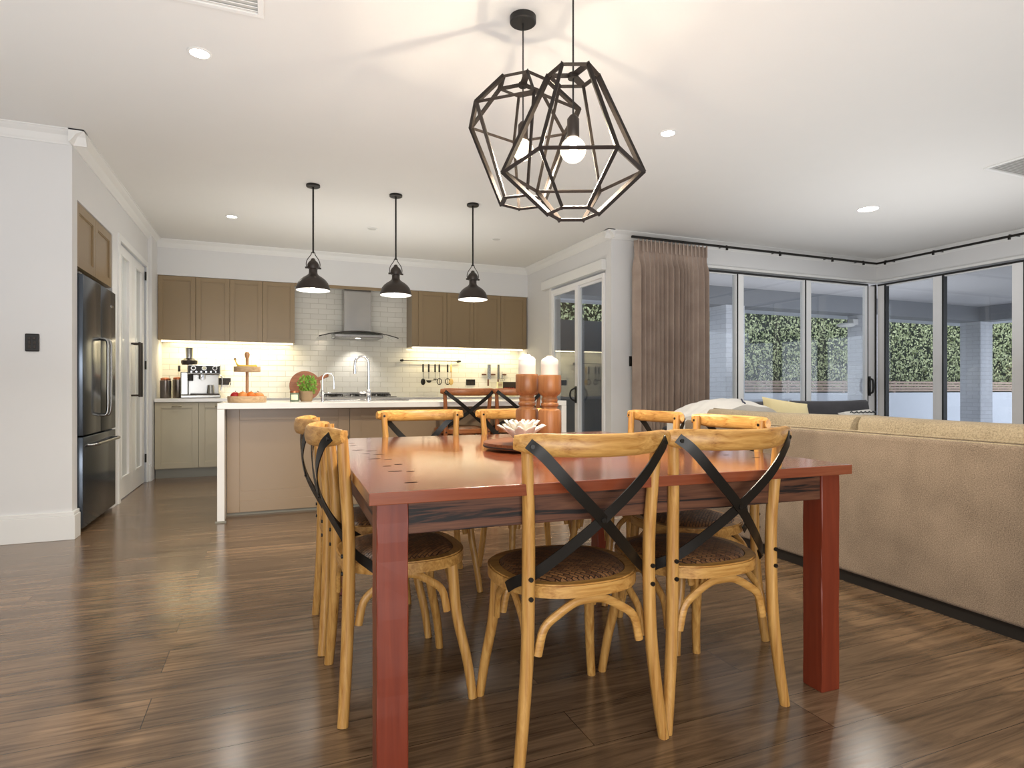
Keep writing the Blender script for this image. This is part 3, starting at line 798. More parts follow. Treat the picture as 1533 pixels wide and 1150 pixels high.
# round chopping board, potted herb, candle tin on island back-left
cb = thing('chopping_board', 'round reddish wooden chopping board with handle leaning behind the potted herb', 'chopping board', (.30, 5.62, .8905))
RM = Matrix.Translation((0, 0, .135)) @ Matrix.Rotation(math.radians(-12), 4, 'X')
m = MB(); r = bmesh.ops.create_cone(m.bm, cap_ends=True, segments=40, radius1=.132, radius2=.132, depth=.018)
bmesh.ops.transform(m.bm, matrix=RM @ Matrix.Rotation(PI/2, 4, 'X'), verts=r['verts'])
m.build('board', M['boardwood'], cb, True)
m = MB(); m.box(.115, .20, -.009, .009, -.018, .018, .006, RM @ Matrix.Rotation(math.radians(-28), 4, 'Y')); m.sphere(RM @ Matrix.Rotation(math.radians(-28), 4, 'Y') @ Vector((.205, 0, 0)), .022, (1, .45, 1)); m.build('board_handle', M['boardwood'], cb, True)
bpy.context.view_layer.update()
hb = thing('potted_herb', 'leafy green herb in small woven pot in front of round board', 'plant', (.30, 5.43, .8905))
MB().lathe([(0, 0), (.045, 0), (.052, .02), (.055, .085), (.05, .09), (.048, .07), (0, .068)], (0, 0, 0), 20).build('pot', M['basket'], hb, True)
lf = MB()
for i in range(420):
    a = random.uniform(0, 2*PI); rr = random.uniform(0, 1)**.6; zz = random.uniform(.07, .22)
    sp_ = .085*math.sin(PI*min(1, (zz-.03)/.22))**.7
    x, y = rr*sp_*math.cos(a)+.01, rr*sp_*math.sin(a)*.8
    s_ = random.uniform(.008, .015)
    mt = Matrix.Translation((x, y, zz)) @ Euler((random.uniform(0, 6), random.uniform(0, 6), a)).to_matrix().to_4x4()
    vs = [lf.bm.verts.new(mt @ Vector(p)) for p in ((-s_, 0, 0), (0, -s_*.6, .002), (s_, 0, 0), (0, s_*.6, .002))]
    lf.bm.faces.new(vs)
lf.build('foliage', M['leaf'], hb)
st_ = MB()
for i in range(10):
    a = i*.63; st_.tube([(0.01*math.cos(a), .01*math.sin(a), .068), (.03*math.cos(a), .03*math.sin(a), .15)], .0015, 5)
st_.build('stems', M['leaf'], hb)
cj = thing('candle_jar', 'small green tin jar with cream label beside the potted herb', 'jar', (.205, 5.40, .8905))
MB().lathe([(0, 0), (.036, 0), (.038, .004), (.038, .075), (0, .075)], (0, 0, 0), 24).build('jar_body', M['jar'], cj, True)
MB().lathe([(0, 0), (.039, 0), (.039, .012), (0, .014)], (0, 0, .0755), 24).build('lid', M['copper'], cj, True)
lb = MB()
for k in range(6):
    a0 = -PI/2-.75+.25*k-.1
    lb.bm.faces.new([lb.bm.verts.new((.0386*math.cos(a), .0386*math.sin(a), z)) for a, z in ((a0, .015), (a0+.25, .015), (a0+.25, .06), (a0, .06))])
lb.build('paper_label', M['paper'], cj)

# utensil rail
rl = thing('utensil_rail', 'black utensil rail with round end caps on the tiled wall', 'rail', (2.09, 8.15, 1.385))
MB().cyl((-.4, 0, 0), (.4, 0, 0), .006, n=10).build('rail_bar', M['bronze'], rl, True)
for s in (-1, 1):
    MB().cyl((s*.4, .049, 0), (s*.4, -.012, 0), .016, n=14).sphere((s*.42, 0, 0), .014).build('end_cap', M['black'], rl, True)
MB().box(-.38, .38, -.001, .001, 0, .0).build('rail_line', M['bronze'], rl) if False else None
def utensil(x, kind, label, hm='black'):
    t = thing('kitchen_utensil', label, 'utensil', (x, 8.142, 1.385), 0, 'utensils hanging on the rail')
    MB().tube([(0, 0, -.05), (0, -.004, -.012), (0, 0, .004), (0, .008, .009), (0, .016, 0)], .002, 6).build('hook', M['steel'], t, True)
    MB().box(-.012, .012, -.006, .006, -.155, -.045, .004).build('grip', M[hm], t, True)
    MB().cyl((0, 0, -.245), (0, 0, -.155), .004, n=8).build('shaft', M['steel'] if hm == 'black' else M[hm], t, True)
    h = MB()
    if kind == 'ladle': h.lathe([(0, -.03), (.02, -.026), (.036, -.01), (.04, .006)], (0, -.01, -.275), 18)
    elif kind == 'slotted': h.tube([(.032*math.cos(a), 0, -.285+.042*math.sin(a)) for a in [2*PI*k/18 for k in range(18)]], .006, 8, closed=True); h.cyl((0, 0, -.327), (0, 0, -.243), .004, n=6)
    elif kind == 'masher': h.tube([(-.035, 0, -.28), (-.02, 0, -.25), (.02, 0, -.25), (.035, 0, -.28)], .005, 8); h.sphere((0, 0, -.26), .012)
    else: h.sphere((0, 0, -.29), .033, (1, .25, 1.4))
    h.build('utensil_head', M['blackmetal'] if hm == 'black' else M[hm], t, True)
utensil(1.975, 'spoon', 'black handled solid spoon hanging first from the left on the rail')
utensil(2.055, 'ladle', 'black handled ladle hanging second from the left on the rail')
utensil(2.145, 'masher', 'black handled masher with short wide head hanging third on the rail')
utensil(2.205, 'slotted', 'black handled slotted spoon with ring head hanging fourth on the rail')
utensil(2.325, 'slotted', 'black slotted turner hanging beside the pale wooden spoon on the rail')
utensil(2.375, 'spoon', 'pale wooden spoon hanging last on the rail', 'spoonwood')
# magnetic knife blocks with knives
for i, (xa, lab) in enumerate(((2.88, 'left'), (3.02, 'middle'), (3.19, 'right'))):
    o = MB().box(xa-.032, xa+.032, 8.17, 8.2, 1.195, 1.215, .003).build('knife_magnet', M['walnut']); tag(o, 'small dark magnetic knife holder, %s of the three on tiles' % lab, 'knife holder', 'magnetic knife holders on the tiles')
def knife(x, w, label):
    t = thing('kitchen_knife', label, 'knife', (x, 8.165, 1.205))
    MB().prism([(-w/2, -.0015), (w/2, -.0015), (w/2, .0015), (-w/2, .0015)], -.07, .145).build('blade', M['steel'], t)
    MB().box(-w/2, -w/2+.022, -.008, .008, -.165, -.07, .004).build('knife_handle', M['walnut'], t, True)
knife(2.95, .05, 'broad cleaver stuck blade up between first and second knife holders')
knife(3.095, .034, 'chef knife stuck blade up between second and third knife holders')
kt = thing('kitchen_scissors', 'small steel scissors hanging beside the second knife', 'scissors', (3.15, 8.17, 1.16))
MB().tube([(.018*math.cos(a)-.012, 0, .018*math.sin(a)-.03) for a in [2*PI*k/12 for k in range(12)]], .003, 6, closed=True).tube([(.018*math.cos(a)+.022, 0, .018*math.sin(a)-.03) for a in [2*PI*k/12 for k in range(12)]], .003, 6, closed=True).build('finger_loops', M['steel'], kt, True)
MB().tube([(-.004, 0, -.015), (.006, 0, .09)], (.004, .0015), 6).tube([(.012, 0, -.015), (0, 0, .09)], (.004, .0015), 6).build('blades', M['steel'], kt, True)
bk = thing('picture_box', 'printed food box with dark picture and red lettering on rear worktop', 'box', (3.16, 8.02, .8915))
MB().box(-.14, .14, -.02, .02, 0, .205, .002).build('carton', M['boxyellow'], bk)
MB().box(-.06, .14, -.0225, -.0205, .1, .205).build('picture', M['boxpic'], bk)
mm = MB()
for k in range(3): mm.box(-.13, -.075, -.0225, -.0205, .185-.02*k, .191-.02*k)
mm.build('red_text', M['red'], bk)
mm = MB()
for k in range(5): mm.sphere((-.03+.033*k, -.023, .112), .013, (1, .2, 1))
mm.build('red_figures', M['red'], bk)

# ------------------------------------------------------------------ kitchen pendants
def pendant(x, label, first=None):
    if first is not None:
        c = copy_tree(first); c.location = (x, 5.27, 1.82); c['label'] = label; return c
    t = thing('dome_pendant', label, 'pendant light', (x, 5.27, 1.82), 0, 'black dome pendants over the island')
    prof = [(.1365, .0), (.1385, .002), (.136, .012), (.131, .035), (.120, .062), (.102, .086), (.078, .106), (.052, .122), (.038, .135), (.034, .15), (.034, .175)]
    MB().lathe(prof, (0, 0, 0), 40).build('shade', M['bronze'], t, True)
    MB().lathe([(r-.003, z-.001) for r, z in prof], (0, 0, 0), 40).build('shade_lining', M['shade_in'], t, True)
    MB().lathe([(.034, .175), (.043, .18), (.047, .195), (.047, .215), (.036, .235), (.02, .25), (.014, .265), (0, .27)], (0, 0, 0), 24).build('cap', M['bronze'], t, True)
    for s in (-1, 1):
        m = MB(); m.tube(bez([(s*.05, 0, .185), (s*.055, 0, .22), (s*.045, 0, .255), (s*.018, 0, .295), (s*.012, 0, .315), (0, 0, .32)], 6), .0035, 8)
        m.cyl((s*.03, 0, .187), (s*.064, 0, .187), .008, n=10); m.build('yoke', M['bronze'], t, True)
    MB().cyl((0, 0, .31), (0, 0, .86), .0075, n=10).build('rod', M['blackmetal'], t, True)
    MB().lathe([(0, 0), (.05, 0), (.056, .004), (.056, .02), (0, .02)], (0, 0, .8598), 28).build('ceiling_rose', M['blackmetal'], t, True)
    MB().sphere((0, 0, .05), .032, (1, 1, 1.2)).build('bulb', M['lamp'], t, True)
    return t
p1 = pendant(.345, 'black dome pendant nearest the pantry, over left of island')
pendant(1.035, 'black dome pendant in the middle of the three over the island', p1)
pendant(1.745, 'black dome pendant nearest the patio door over the island', p1)
for x in (.345, 1.035, 1.745):
    L = bpy.data.lights.new('pendant_light', 'SPOT'); L.energy = 22; L.color = (1, .9, .74); L.spot_size = 2.1; L.spot_blend = .6; L.shadow_soft_size = .05
    o = bpy.data.objects.new('pendant_lamp', L); C.objects.link(o); o.location = (x, 5.27, 1.80)

# ------------------------------------------------------------------ geometric chandeliers
def cage(name, label, x, y, rt, zt, rw, zw, rb, zb, phase, bulbz, cordtop=2.7, canopy=True):
    t = thing(name, label, 'pendant light', (x, y, zb))
    P = lambda r, z, k: Vector((r*math.cos(phase+k*PI/3), r*math.sin(phase+k*PI/3), z-zb))
    def strut(a, b, w=.0078):
        d = (b-a).normalized(); rad = Vector(((a.x+b.x), (a.y+b.y), 0)).normalized()
        m_.tube([a-d*w*.6, b+d*w*.6], (w*1.5, w*.9), 4, ref=rad)
    m_ = MB()
    for k in range(6):
        strut(P(rt, zt, k), P(rt, zt, k+1)); strut(P(rb, zb, k), P(rb, zb, k+1)); strut(P(rw, zw, k), P(rw, zw, k+1))
        strut(P(rt, zt, k), P(rw, zw, k)); strut(P(rw, zw, k), P(rb, zb, k))
    m_.build('cage_frame', M['cage'], t)
    m_ = MB(); h = zt-zb
    for k in range(3): m_.band([P(rt, zt, 2*k+.0), Vector((0, 0, h))], [(0, 0, 1)]*2, .03, .003)
    m_.cyl((0, 0, h-.012), (0, 0, h+.006), .02, n=16); m_.build('top_plate', M['cage'], t)
    bz = bulbz-zb
    MB().cyl((0, 0, bz+.115), (0, 0, cordtop-zb-.02), .0035, n=8).build('cord', M['black'], t)
    MB().lathe([(0, 0), (.021, 0), (.023, .004), (.023, .07), (.012, .085), (0, .085)], (0, 0, bz+.045), 20).build('lamp_holder', M['bronze'], t, True)
    MB().lathe([(0, cordtop-zb-.03), (.055, cordtop-zb-.03), (.06, cordtop-zb-.026), (.06, cordtop-zb-.0005), (0, cordtop-zb-.0005)], (0, 0, 0), 32).build('ceiling_rose', M['black'], t, True)
    g = MB().sphere((0, 0, bz), .0475, (1, 1, 1), 28, 18).build('bulb', M['bulbglass'], t, True)
    MB().cyl((0, 0, bz-.015), (0, 0, bz+.02), .012, n=12).sphere((0, 0, bz-.015), .02, u=14, v=10).build('filament', M['fil'], g, True)
    return t
va = math.atan2(-2.53, -1.079)   # towards the viewer side
cage('cage_pendant', 'black geometric cage pendant widest near its top, hung behind the other', 1.079, 2.53, .115, 2.392, .262, 2.234, .105, 1.853, va+math.radians(10), 2.09)
cage('cage_pendant', 'black geometric cage pendant widest near its bottom, in front of the other', 1.057, 2.0, .092, 2.172, .26, 1.813, .092, 1.655, va+math.radians(30), 1.893)

for (x, y, z, e) in ((1.079, 2.53, 2.03, 65), (1.057, 2.0, 1.83, 85)):
    L = bpy.data.lights.new('cage_bulb_light', 'SPOT'); L.energy = e; L.color = (1, .9, .74); L.spot_size = math.radians(165); L.spot_blend = .25; L.shadow_soft_size = .02
    o = bpy.data.objects.new('cage_bulb_lamp', L); C.objects.link(o); o.location = (x, y, z)
# ------------------------------------------------------------------ downlights and vents
def downlight(x, y, lit, label, e=60, r=.045):
    t = thing('downlight', label, 'downlight', (x, y, CH-.006))
    MB().lathe([(r, .0055), (r+.012, .0055), (r+.012, .002), (r+.004, 0), (r, 0)], (0, 0, 0), 32).build('bezel', M['trim'], t, True)
    MB().cyl((0, 0, .002), (0, 0, .0052), r, n=32).build('lens', M['lamp'] if lit else M['lampoff'], t)
    if lit:
        L = bpy.data.lights.new('downlight_spot', 'SPOT'); L.energy = e; L.color = (1, .95, .86); L.spot_size = 2.4; L.spot_blend = .8; L.shadow_soft_size = .05
        o = bpy.data.objects.new('downlight_lamp', L); C.objects.link(o); o.location = (x, y, CH-.02)
downlight(-.323, 3.412, True, 'lit round downlight in ceiling near the left air vent')
downlight(-.336, 6.534, True, 'small lit downlight in kitchen ceiling near the pantry')
downlight(2.46, 3.314, True, 'lit round downlight in ceiling right of the cage pendants')
downlight(5.25, 4.0, True, 'large lit round downlight over the living area', 90, .085)
downlight(1.018, 6.466, False, 'unlit downlight in kitchen ceiling between first two dome pendants')
downlight(2.399, 6.398, False, 'unlit downlight in kitchen ceiling right of the last dome pendant')
def vent(x0, x1, y0, y1, label, n, ax):
    t = thing('ceiling_vent', label, 'air vent', ((x0+x1)/2, (y0+y1)/2, CH-.012)); w, l = (x1-x0)/2, (y1-y0)/2
    f = .025
    m = MB(); m.box(-w, w, -l, -l+f, 0, .0115, .002); m.box(-w, w, l-f, l, 0, .0115, .002); m.box(-w, -w+f, -l+f, l-f, 0, .0115, .002); m.box(w-f, w, -l+f, l-f, 0, .0115, .002)
    m.build('frame', M['trim'], t)
    m = MB()
    for i in range(n):
        u = -l+f+(2*l-2*f)*(i+.5)/n
        m.box(-w+f, w-f, -.007, .007, -.0015, .0015, 0, Matrix.Translation((0, u, .006)) @ Matrix.Rotation(math.radians(35), 4, 'X'))
    m.build('slats', M['trim'], t)
    MB().box(-w+f, w-f, -l+f, l-f, .0095, .0115).build('backing', M['lampoff'], t)
vent(-.62, -.02, 2.56, 2.97, 'white louvred air vent in ceiling at the top left', 12, 'y')
vent(5.1, 5.7, 2.35, 2.93, 'white louvred air vent in ceiling at far right over the sofa', 26, 'y')

# ------------------------------------------------------------------ dining table
TR = math.radians(-1.6); TW, TL = 1.56, 1.66
FL = Vector((.222, 1.457, 0)); cc = FL+Matrix.Rotation(TR, 3, 'Z') @ Vector((TW/2, TL/2, 0))
tb = thing('dining_table', 'large square red hardwood dining table with thick square legs', 'table', cc, TR)
hw, hl = TW/2, TL/2
MB().box(-hw, hw, -hl, hl, .719, .75, .002).build('tabletop', M['jarrah'], tb)
LW = .078
for sx in (-1, 1):
    for sy in (-1, 1):
        x = sx*(hw-.022-LW/2); y = sy*(hl-.03-LW/2)
        m = MB(); m.box(x-LW/2, x+LW/2, y-LW/2, y+LW/2, 0, .718, .003)
        # worn edges: jitter a few loops
        bmesh.ops.subdivide_edges(m.bm, edges=[e for e in m.bm.edges if abs((e.verts[0].co-e.verts[1].co).z) > .5], cuts=14)
        for v in m.bm.verts:
            if .02 < v.co.z < .7: v.co.x += random.uniform(-.0008, .0008); v.co.y += random.uniform(-.0008, .0008)
        m.build('leg', M['jarrahz'], tb)
for sy in (-1, 1):
    y = sy*(hl-.05); MB().box(-hw+.1005, hw-.1005, y-.014, y+.014, .636, .718, .002).build('apron', M['apron'], tb)
    x = sy*(hw-.04)
    o_ = MB().box(-hl+.1095, hl-.1095, -.014, .014, .636, .718, .002).build('apron', M['apron'], tb); o_.location = (x, 0, 0); o_.rotation_euler = (0, 0, PI/2)
kn = MB()
inv = (Matrix.Translation(cc) @ Matrix.Rotation(TR, 4, 'Z')).inverted()
for (x, y) in ((.352, 2.822), (.343, 2.70), (.337, 2.50), (.384, 2.455), (.349, 2.35), (.389, 2.31), (.349, 2.171), (.391, 2.132), (.355, 1.95), (.397, 1.98), (.355, 1.82), (.398, 1.80), (.352, 1.585), (.33, 2.95), (1.64, 1.69), (1.60, 1.80)):
    p = inv @ Vector((x, y, 0)); L_ = random.uniform(.013, .024); W_ = random.uniform(.0035, .006)
    kn.bm.faces.new([kn.bm.verts.new((p.x+L_*math.cos(a), p.y+W_*math.sin(a), .7504)) for a in [2*PI*k/10 for k in range(10)]])
kn.build('knot_marks', M['hole'], tb)

# ------------------------------------------------------------------ things on the table
ZT = .7505
tr = thing('serving_tray', 'round wooden lazy tray at the centre of the dining table', 'tray', (1.025, 2.282, ZT))
MB().lathe([(0, 0), (.12, 0), (.12, .008), (.205, .008), (.212, .011), (.212, .03), (.2, .033), (0, .033)], (0, 0, 0), 48).build('tray_board', M['boardwood'], tr, True)
MB().lathe([(.2125, .013), (.2145, .014), (.2145, .0175), (.2125, .0185)], (0, 0, 0), 48).build('rim_inlay', M['black'], tr, True)
ZR = ZT+.0335
def holder(x, y, label, h):
    t = thing('candle_holder', label, 'candle holder', (x, y, ZR), .5)
    k = h/.285
    prof = [(0, 0), (.052, 0), (.0535, .004), (.0535, .115), (.05, .128), (.036, .136), (.034, .142), (.041, .15), (.041, .157), (.035, .163), (.038, .172), (.038, .178), (.033, .185), (.034, .19), (.047, .2), (.053, .215), (.053, .278), (.05, .285), (.03, .285), (0, .281)]
    MB().lathe([(r*.98, z*k) for r, z in prof], (0, 0, 0), 10).build('turned_post', M['candlewood'], t, True)
    return t
holder(1.127, 2.349, 'turned wooden candle holder on the tray nearer the chairs at right', .275)
holder(1.06, 2.44, 'turned wooden candle holder on the tray behind and left of the other', .28)
def candle(x, y, z, h, label):
    t = thing('pillar_candle', label, 'candle', (x, y, z))
    MB().lathe([(0, 0), (.038, 0), (.038, h-.012), (.03, h-.002), (.016, h+.004), (.014, h+.01), (0, h+.008)], (0, 0, 0), 24).build('wax', M['wax'], t, True)
    MB().cyl((0, 0, h+.006), (.002, 0, h+.018), .0012, n=6).build('wick', M['black'], t)
candle(1.127, 2.349, ZR+.2725, .075, 'ivory pillar candle on the right turned holder')
candle(1.06, 2.44, ZR+.2775, .08, 'ivory pillar candle on the left turned holder')
lt = thing('lotus_candle_holder', 'white lotus flower shaped tealight holder at front of the tray', 'tealight holder', (.925, 2.18, ZR))
def petals(n, r0, r1, z1, w, ph, nm):
    m = MB()
    for k in range(n):
        a = ph+2*PI*k/n
        c = Vector((math.cos(a), math.sin(a), 0)); s_ = Vector((-math.sin(a), math.cos(a), 0)); rows = []
        for i in range(7):
            u = i/6; rad = r0+(r1-r0)*(u**1.3); z = .004+z1*(u**.85); ww_ = w*math.sin(PI*min(.98, .14+.84*u))**.8
            if i == 6: ww_ = .0005
            p = c*rad+Vector((0, 0, z))
            rows.append([m.bm.verts.new(p+s_*ww_*q+c*(.012*(abs(q)**2)*-1)) for q in (-1, -.5, 0, .5, 1)])
        for A, B in zip(rows, rows[1:]):
            for j in range(4): m.bm.faces.new((A[j], A[j+1], B[j+1], B[j]))
    o = m.build(nm, M['ceramic'], lt, True)
    md = o.modifiers.new('th', 'SOLIDIFY'); md.thickness = .003
petals(9, .02, .098, .07, .026, 0, 'outer_petals'); petals(8, .018, .07, .088, .024, .3, 'middle_petals'); petals(6, .014, .036, .088, .02, .1, 'inner_petals')
MB().lathe([(0, 0), (.03, 0), (.034, .008), (.022, .014), (0, .014)], (0, 0, 0), 20).build('cup', M['ceramic'], lt, True)

# ------------------------------------------------------------------ chairs
def outline(n, a, b, off=0, cy=.008):
    pts = []
    for i in range(n):
        th = 2*PI*i/n; c, s = math.cos(th), math.sin(th); e = 2/2.7
        x = math.copysign(abs(c)**e, c)*(a-off); y = math.copysign(abs(s)**e, s)*(b-off)
        x *= 1-.13*max(0, -y/b)**1.2 - .05*max(0, y/b)**2
        pts.append((x, y+cy))
    return pts
def ring(m, o, i, z0, z1):
    n = len(o)
    V = [[m.bm.verts.new((x, y, z)) for x, y in P] for P, z in ((o, z0), (o, z1), (i, z1), (i, z0))]
    for a in range(4):
        A, B = V[a], V[(a+1) % 4]
        for k in range(n): m.bm.faces.new((A[k], A[(k+1) % n], B[(k+1) % n], B[k]))
def make_chair(t, sh=.465, top=.885, wz='oak', wx_='oakx', flare=1.0, stool=False):
    k = 0 if not stool else 1
    # seat frame
    m = MB(); o1 = outline(48, .222, .208); o2 = outline(48, .222, .208, .006); i1 = outline(48, .222, .208, .034)
    ring(m, o1, i1, sh-.036, sh-.004)
    ring(m, o2, i1, sh-.004, sh)
    m.build('seat_frame', M[wx_], t, True)
    # woven panel, domed
    m = MB(); P = outline(48, .222, .208, .0345); rings = []
    for s_, dz in ((1, 0), (.95, .009), (.8, .017), (.55, .022), (.25, .024)):
        rings.append([m.bm.verts.new((x*s_, (y-.008)*s_+.008, sh-.003+dz)) for x, y in P])
    cv = m.bm.verts.new((0, .008, sh+.0212))
    for A, B in zip(rings, rings[1:]):
        for q in range(48): m.bm.faces.new((A[q], A[(q+1) % 48], B[(q+1) % 48], B[q]))
    for q in range(48): m.bm.faces.new((rings[-1][q], rings[-1][(q+1) % 48], cv))
    lo = [m.bm.verts.new((x, y, sh-.02)) for x, y in P]
    for q in range(48): m.bm.faces.new((rings[0][q], rings[0][(q+1) % 48], lo[(q+1) % 48], lo[q]))
    m.bm.faces.new(lo); m.build('woven_seat', M['rattan'], t, True)
    yb = -.187; dz = sh-.465
    for s in (-1, 1):
        # rear leg running up as back post
        pts = [(s*.222, -.205-.03*k, 0), (s*.207, -.196-.02*k, .12+dz*.3), (s*.192, yb, .28+dz*.7), (s*.187, yb+.004, sh-.01), (s*.187, yb+.002, sh+.13), (s*.192, yb-.008, top-.16), (s*.200, -.205, top-.012)]
        if not stool and s > 0: pass
        m = MB(); pp = bez(pts, 6); L_ = len(pp)
        m.tube(pp, [(.0155+.0025*math.sin(PI*i/(L_-1)), .0165+.0025*math.sin(PI*i/(L_-1))) for i in range(L_)], 12, ref=(1, 0, 0))
        lg = m.build('leg', M[wz], t, True)
        for zz in (sh-.022, sh+.03):
            MB().cyl((s*.187, yb-.0135, zz), (s*.187, yb-.0195, zz), .0065, n=10).build('bolt', M['blackmetal'], lg, True)
        MB().cyl((s*.2, -.196, top-.03), (s*.2, -.186, top-.03), .006, n=10).build('bolt', M['blackmetal'], lg, True)
        # front leg
        pts = [(s*.204, .205+.02*k, 0), (s*.190, .190, .12+dz*.3), (s*.172, .160, .27+dz*.7), (s*.163, .148, sh-.037)]
        m = MB(); pp = bez(pts, 6); L_ = len(pp)
        m.tube(pp, [(.0145+.004*i/(L_-1), .0145+.004*i/(L_-1)) for i in range(L_)], 12, ref=(1, 0, 0)); m.build('leg', M[wz], t, True)
    # top rail
    pts = []; n = 18; rr = []
    for i in range(n+1):
        u = -1+2*i/n
        pts.append((u*.236, -.288+.082*abs(u)**2.0, top-.033+.008*abs(u)**3)); e = 1-.38*abs(u)**8
        rr.append((.0305*e, .0125*(1 if abs(u) < .97 else .8)))
    m = MB(); m.tube(pts, rr, 14, ref=(0, 0, 1)); m.build('top_rail', M[wx_], t, True)
    # metal cross straps
    for s in (-1, 1):
        H_ = top-sh; q = [(-s*.208, -.2385, top-.026), (-s*.172, -.2605, top-.06), (-s*.10, -.270, top-.33*H_), (0, -.252-.002*s, sh+.44*H_), (s*.10, -.205, sh+.214*H_), (s*.165, -.163, sh+.03), (s*.205, -.125, sh+.002), (s*.217, -.098, sh-.018)]
        nn = [(-s*.6, -1, 0), (-s*.5, -1, 0), (-s*.1, -1, 0), (0, -1, 0)]+[(s*.1, -1, 0), (s*.45, -1, 0), (s*1, -.6, 0), (s*1, -.3, 0)]
        pp = bez(q, 9); nr = []
        for i in range(len(pp)):
            f = i/9; a = int(min(f, 6)); g = f-a
            nr.append(Vector(nn[a]).lerp(Vector(nn[a+1]), g))
        sb = MB(); sb.band(pp, nr, .03, .0035); sp2 = sb.build('strap', M['blackmetal'], t, True)
        MB().cyl((-s*.199, -.243, top-.034), (-s*.2, -.249, top-.034), .006, n=10).build('rivet', M['blackmetal'], sp2, True)
    MB().cyl((0, -.260, sh+.44*(top-sh)), (0, -.254, sh+.44*(top-sh)), .007, n=10).build('rivet', M['blackmetal'], t, True)
    # bentwood braces
    def brace(a, b, zl, off):
        a, b = Vector(a), Vector(b); mid = (a+b)/2; zt = sh-.05
        P_ = [(a.x, a.y, zl), (*(a.lerp(b, .06)).to_tuple()[:2], zl+.07), (*(a.lerp(b, .2)).to_tuple()[:2], zt-.03), (*(a.lerp(b, .36)).to_tuple()[:2], zt-.004), (mid.x, mid.y, zt), (*(a.lerp(b, .64)).to_tuple()[:2], zt-.004), (*(a.lerp(b, .8)).to_tuple()[:2], zt-.03), (*(a.lerp(b, .94)).to_tuple()[:2], zl+.07), (b.x, b.y, zl)]
        m = MB(); d = (b-a).normalized(); m.tube(bez(P_, 4), (.010, .0125), 10, ref=(-d.y, d.x, 0)); m.build('brace', M[wx_ if abs(d.x) > .5 else wz], t, True)
    zl = sh-.185
    brace((-.158, -.178, 0), (.158, -.178, 0), zl, 0); brace((-.142, .155, 0), (.142, .155, 0), zl, 0)
    brace((-.183, -.155, 0), (-.170, .128, 0), zl, 0); brace((.183, -.155, 0), (.170, .128, 0), zl, 0)
    if stool:
        m = MB()
        for A, B in (((-.19, .17), (.19, .17)), ((-.2, -.195), (-.19, .17)), ((.2, -.195), (.19, .17)), ((-.2, -.195), (.2, -.195))):
            m.tube([(*A, .23), (*B, .23)], .011, 10)
        m.build('footrest', M[wx_], t, True)
G = 'cross back chairs around the dining table'
c0 = thing('dining_chair', 'oak cross back chair at near side of table, the left one', 'chair', (.836, 1.648, 0), math.radians(-2.0), G)
make_chair(c0)
for (x, y, r, lab) in ((1.296, 1.648, -1, 'oak cross back chair at near side of table, next to the right table leg'),
        (.408, 2.055, -90, 'oak cross back chair on kitchen-left side of table, nearest the camera'),
        (.395, 2.575, -91, 'oak cross back chair on left side of table, behind its neighbour'),
        (1.628, 2.06, 89, 'oak cross back chair on sofa side of table, nearer the camera'),
        (1.64, 2.61, 90, 'oak cross back chair on sofa side of table, nearer the curtain'),
        (.765, 3.01, 179, 'oak cross back chair on island side of table with its rail fully visible'),
        (1.325, 3.01, 181, 'oak cross back chair on island side of table behind the candle holders')):
    c = copy_tree(c0); c.location = (x, y, 0); c.rotation_euler = (0, 0, math.radians(r)); c['label'] = lab
G2 = 'brown cross back stools at the island'
s0 = thing('bar_stool', 'brown cross back counter stool at island, fully visible between table chairs', 'stool', (1.545, 5.0, 0), 0, G2)
make_chair(s0, .66, 1.005, 'stoolz', 'stoolx', stool=True)
c = copy_tree(s0); c.location = (2.0, 5.0, 0); c['label'] = 'brown cross back counter stool at island, partly hidden by the candle holders'

# ------------------------------------------------------------------ beige sofa seen from behind
SR = math.radians(-1.2)
sf = thing('sofa', 'large beige woven sofa with its back toward the dining table', 'sofa', (2.74, 2.0, 0), SR)
m = MB(); m.box(0, .2, -2.2, 1.55, .06, .775, .022, seg=3); m.build('backrest', M['sofa'], sf, True)
m = MB(); m.box(.2005, .98, -2.2, 1.55, .06, .40, .03, seg=3); m.build('seat_base', M['sofa'], sf, True)
m = MB(); m.box(.03, .93, -2.15, 1.5, 0, .058); m.build('plinth', M['black'], sf)
m = MB(); m.box(.2005, .98, 1.551, 1.75, .06, .62, .04, seg=3); m.build('armrest', M['sofa'], sf, True)
m = MB(); m.tube([(.018, -2.18, .772), (.018, 1.53, .772)], .006, 8); m.tube([(.055, -2.18, .782), (.055, 1.53, .782)], .005, 8); m.build('piping', M['sofatop'], sf, True)
for i, y0 in enumerate((-2.15, -.92, .31)):
    mt = Matrix.Translation((.26, y0+.61, .64)) @ Matrix.Rotation(PI/2, 4, 'Z') @ Matrix.Rotation(math.radians(8), 4, 'X')
    MB().pillow(1.33, .44, .30, mt, 22, 8).build('back_cushion', M['sofatop'], sf, True)
    m = MB(); m.box(.35, 1.0, y0, y0+1.22, .401, .52, .03, seg=3); m.build('seat_cushion', M['sofatop'], sf, True)
# throw draped over far end of the sofa
tw = MB(); nx_, ny_ = 26, 18; G_ = []
for i in range(nx_+1):
    row = []
    for j in range(ny_+1):
        u, v = i/nx_, j/ny_
        x = 3.10+.74*u; y = 3.64+.55*v
        z = .72+.20*math.sin(PI*min(1, max(0, u*.95+.03)))**.55*(1-.25*(2*v-1)**2)+.006*math.sin(18*u+5*v)+.004*math.sin(31*v)
        row.append(tw.bm.verts.new((x, y, z)))
    G_.append(row)
for i in range(nx_):
    for j in range(ny_): tw.bm.faces.new((G_[i][j], G_[i+1][j], G_[i+1][j+1], G_[i][j+1]))
hem = MB()
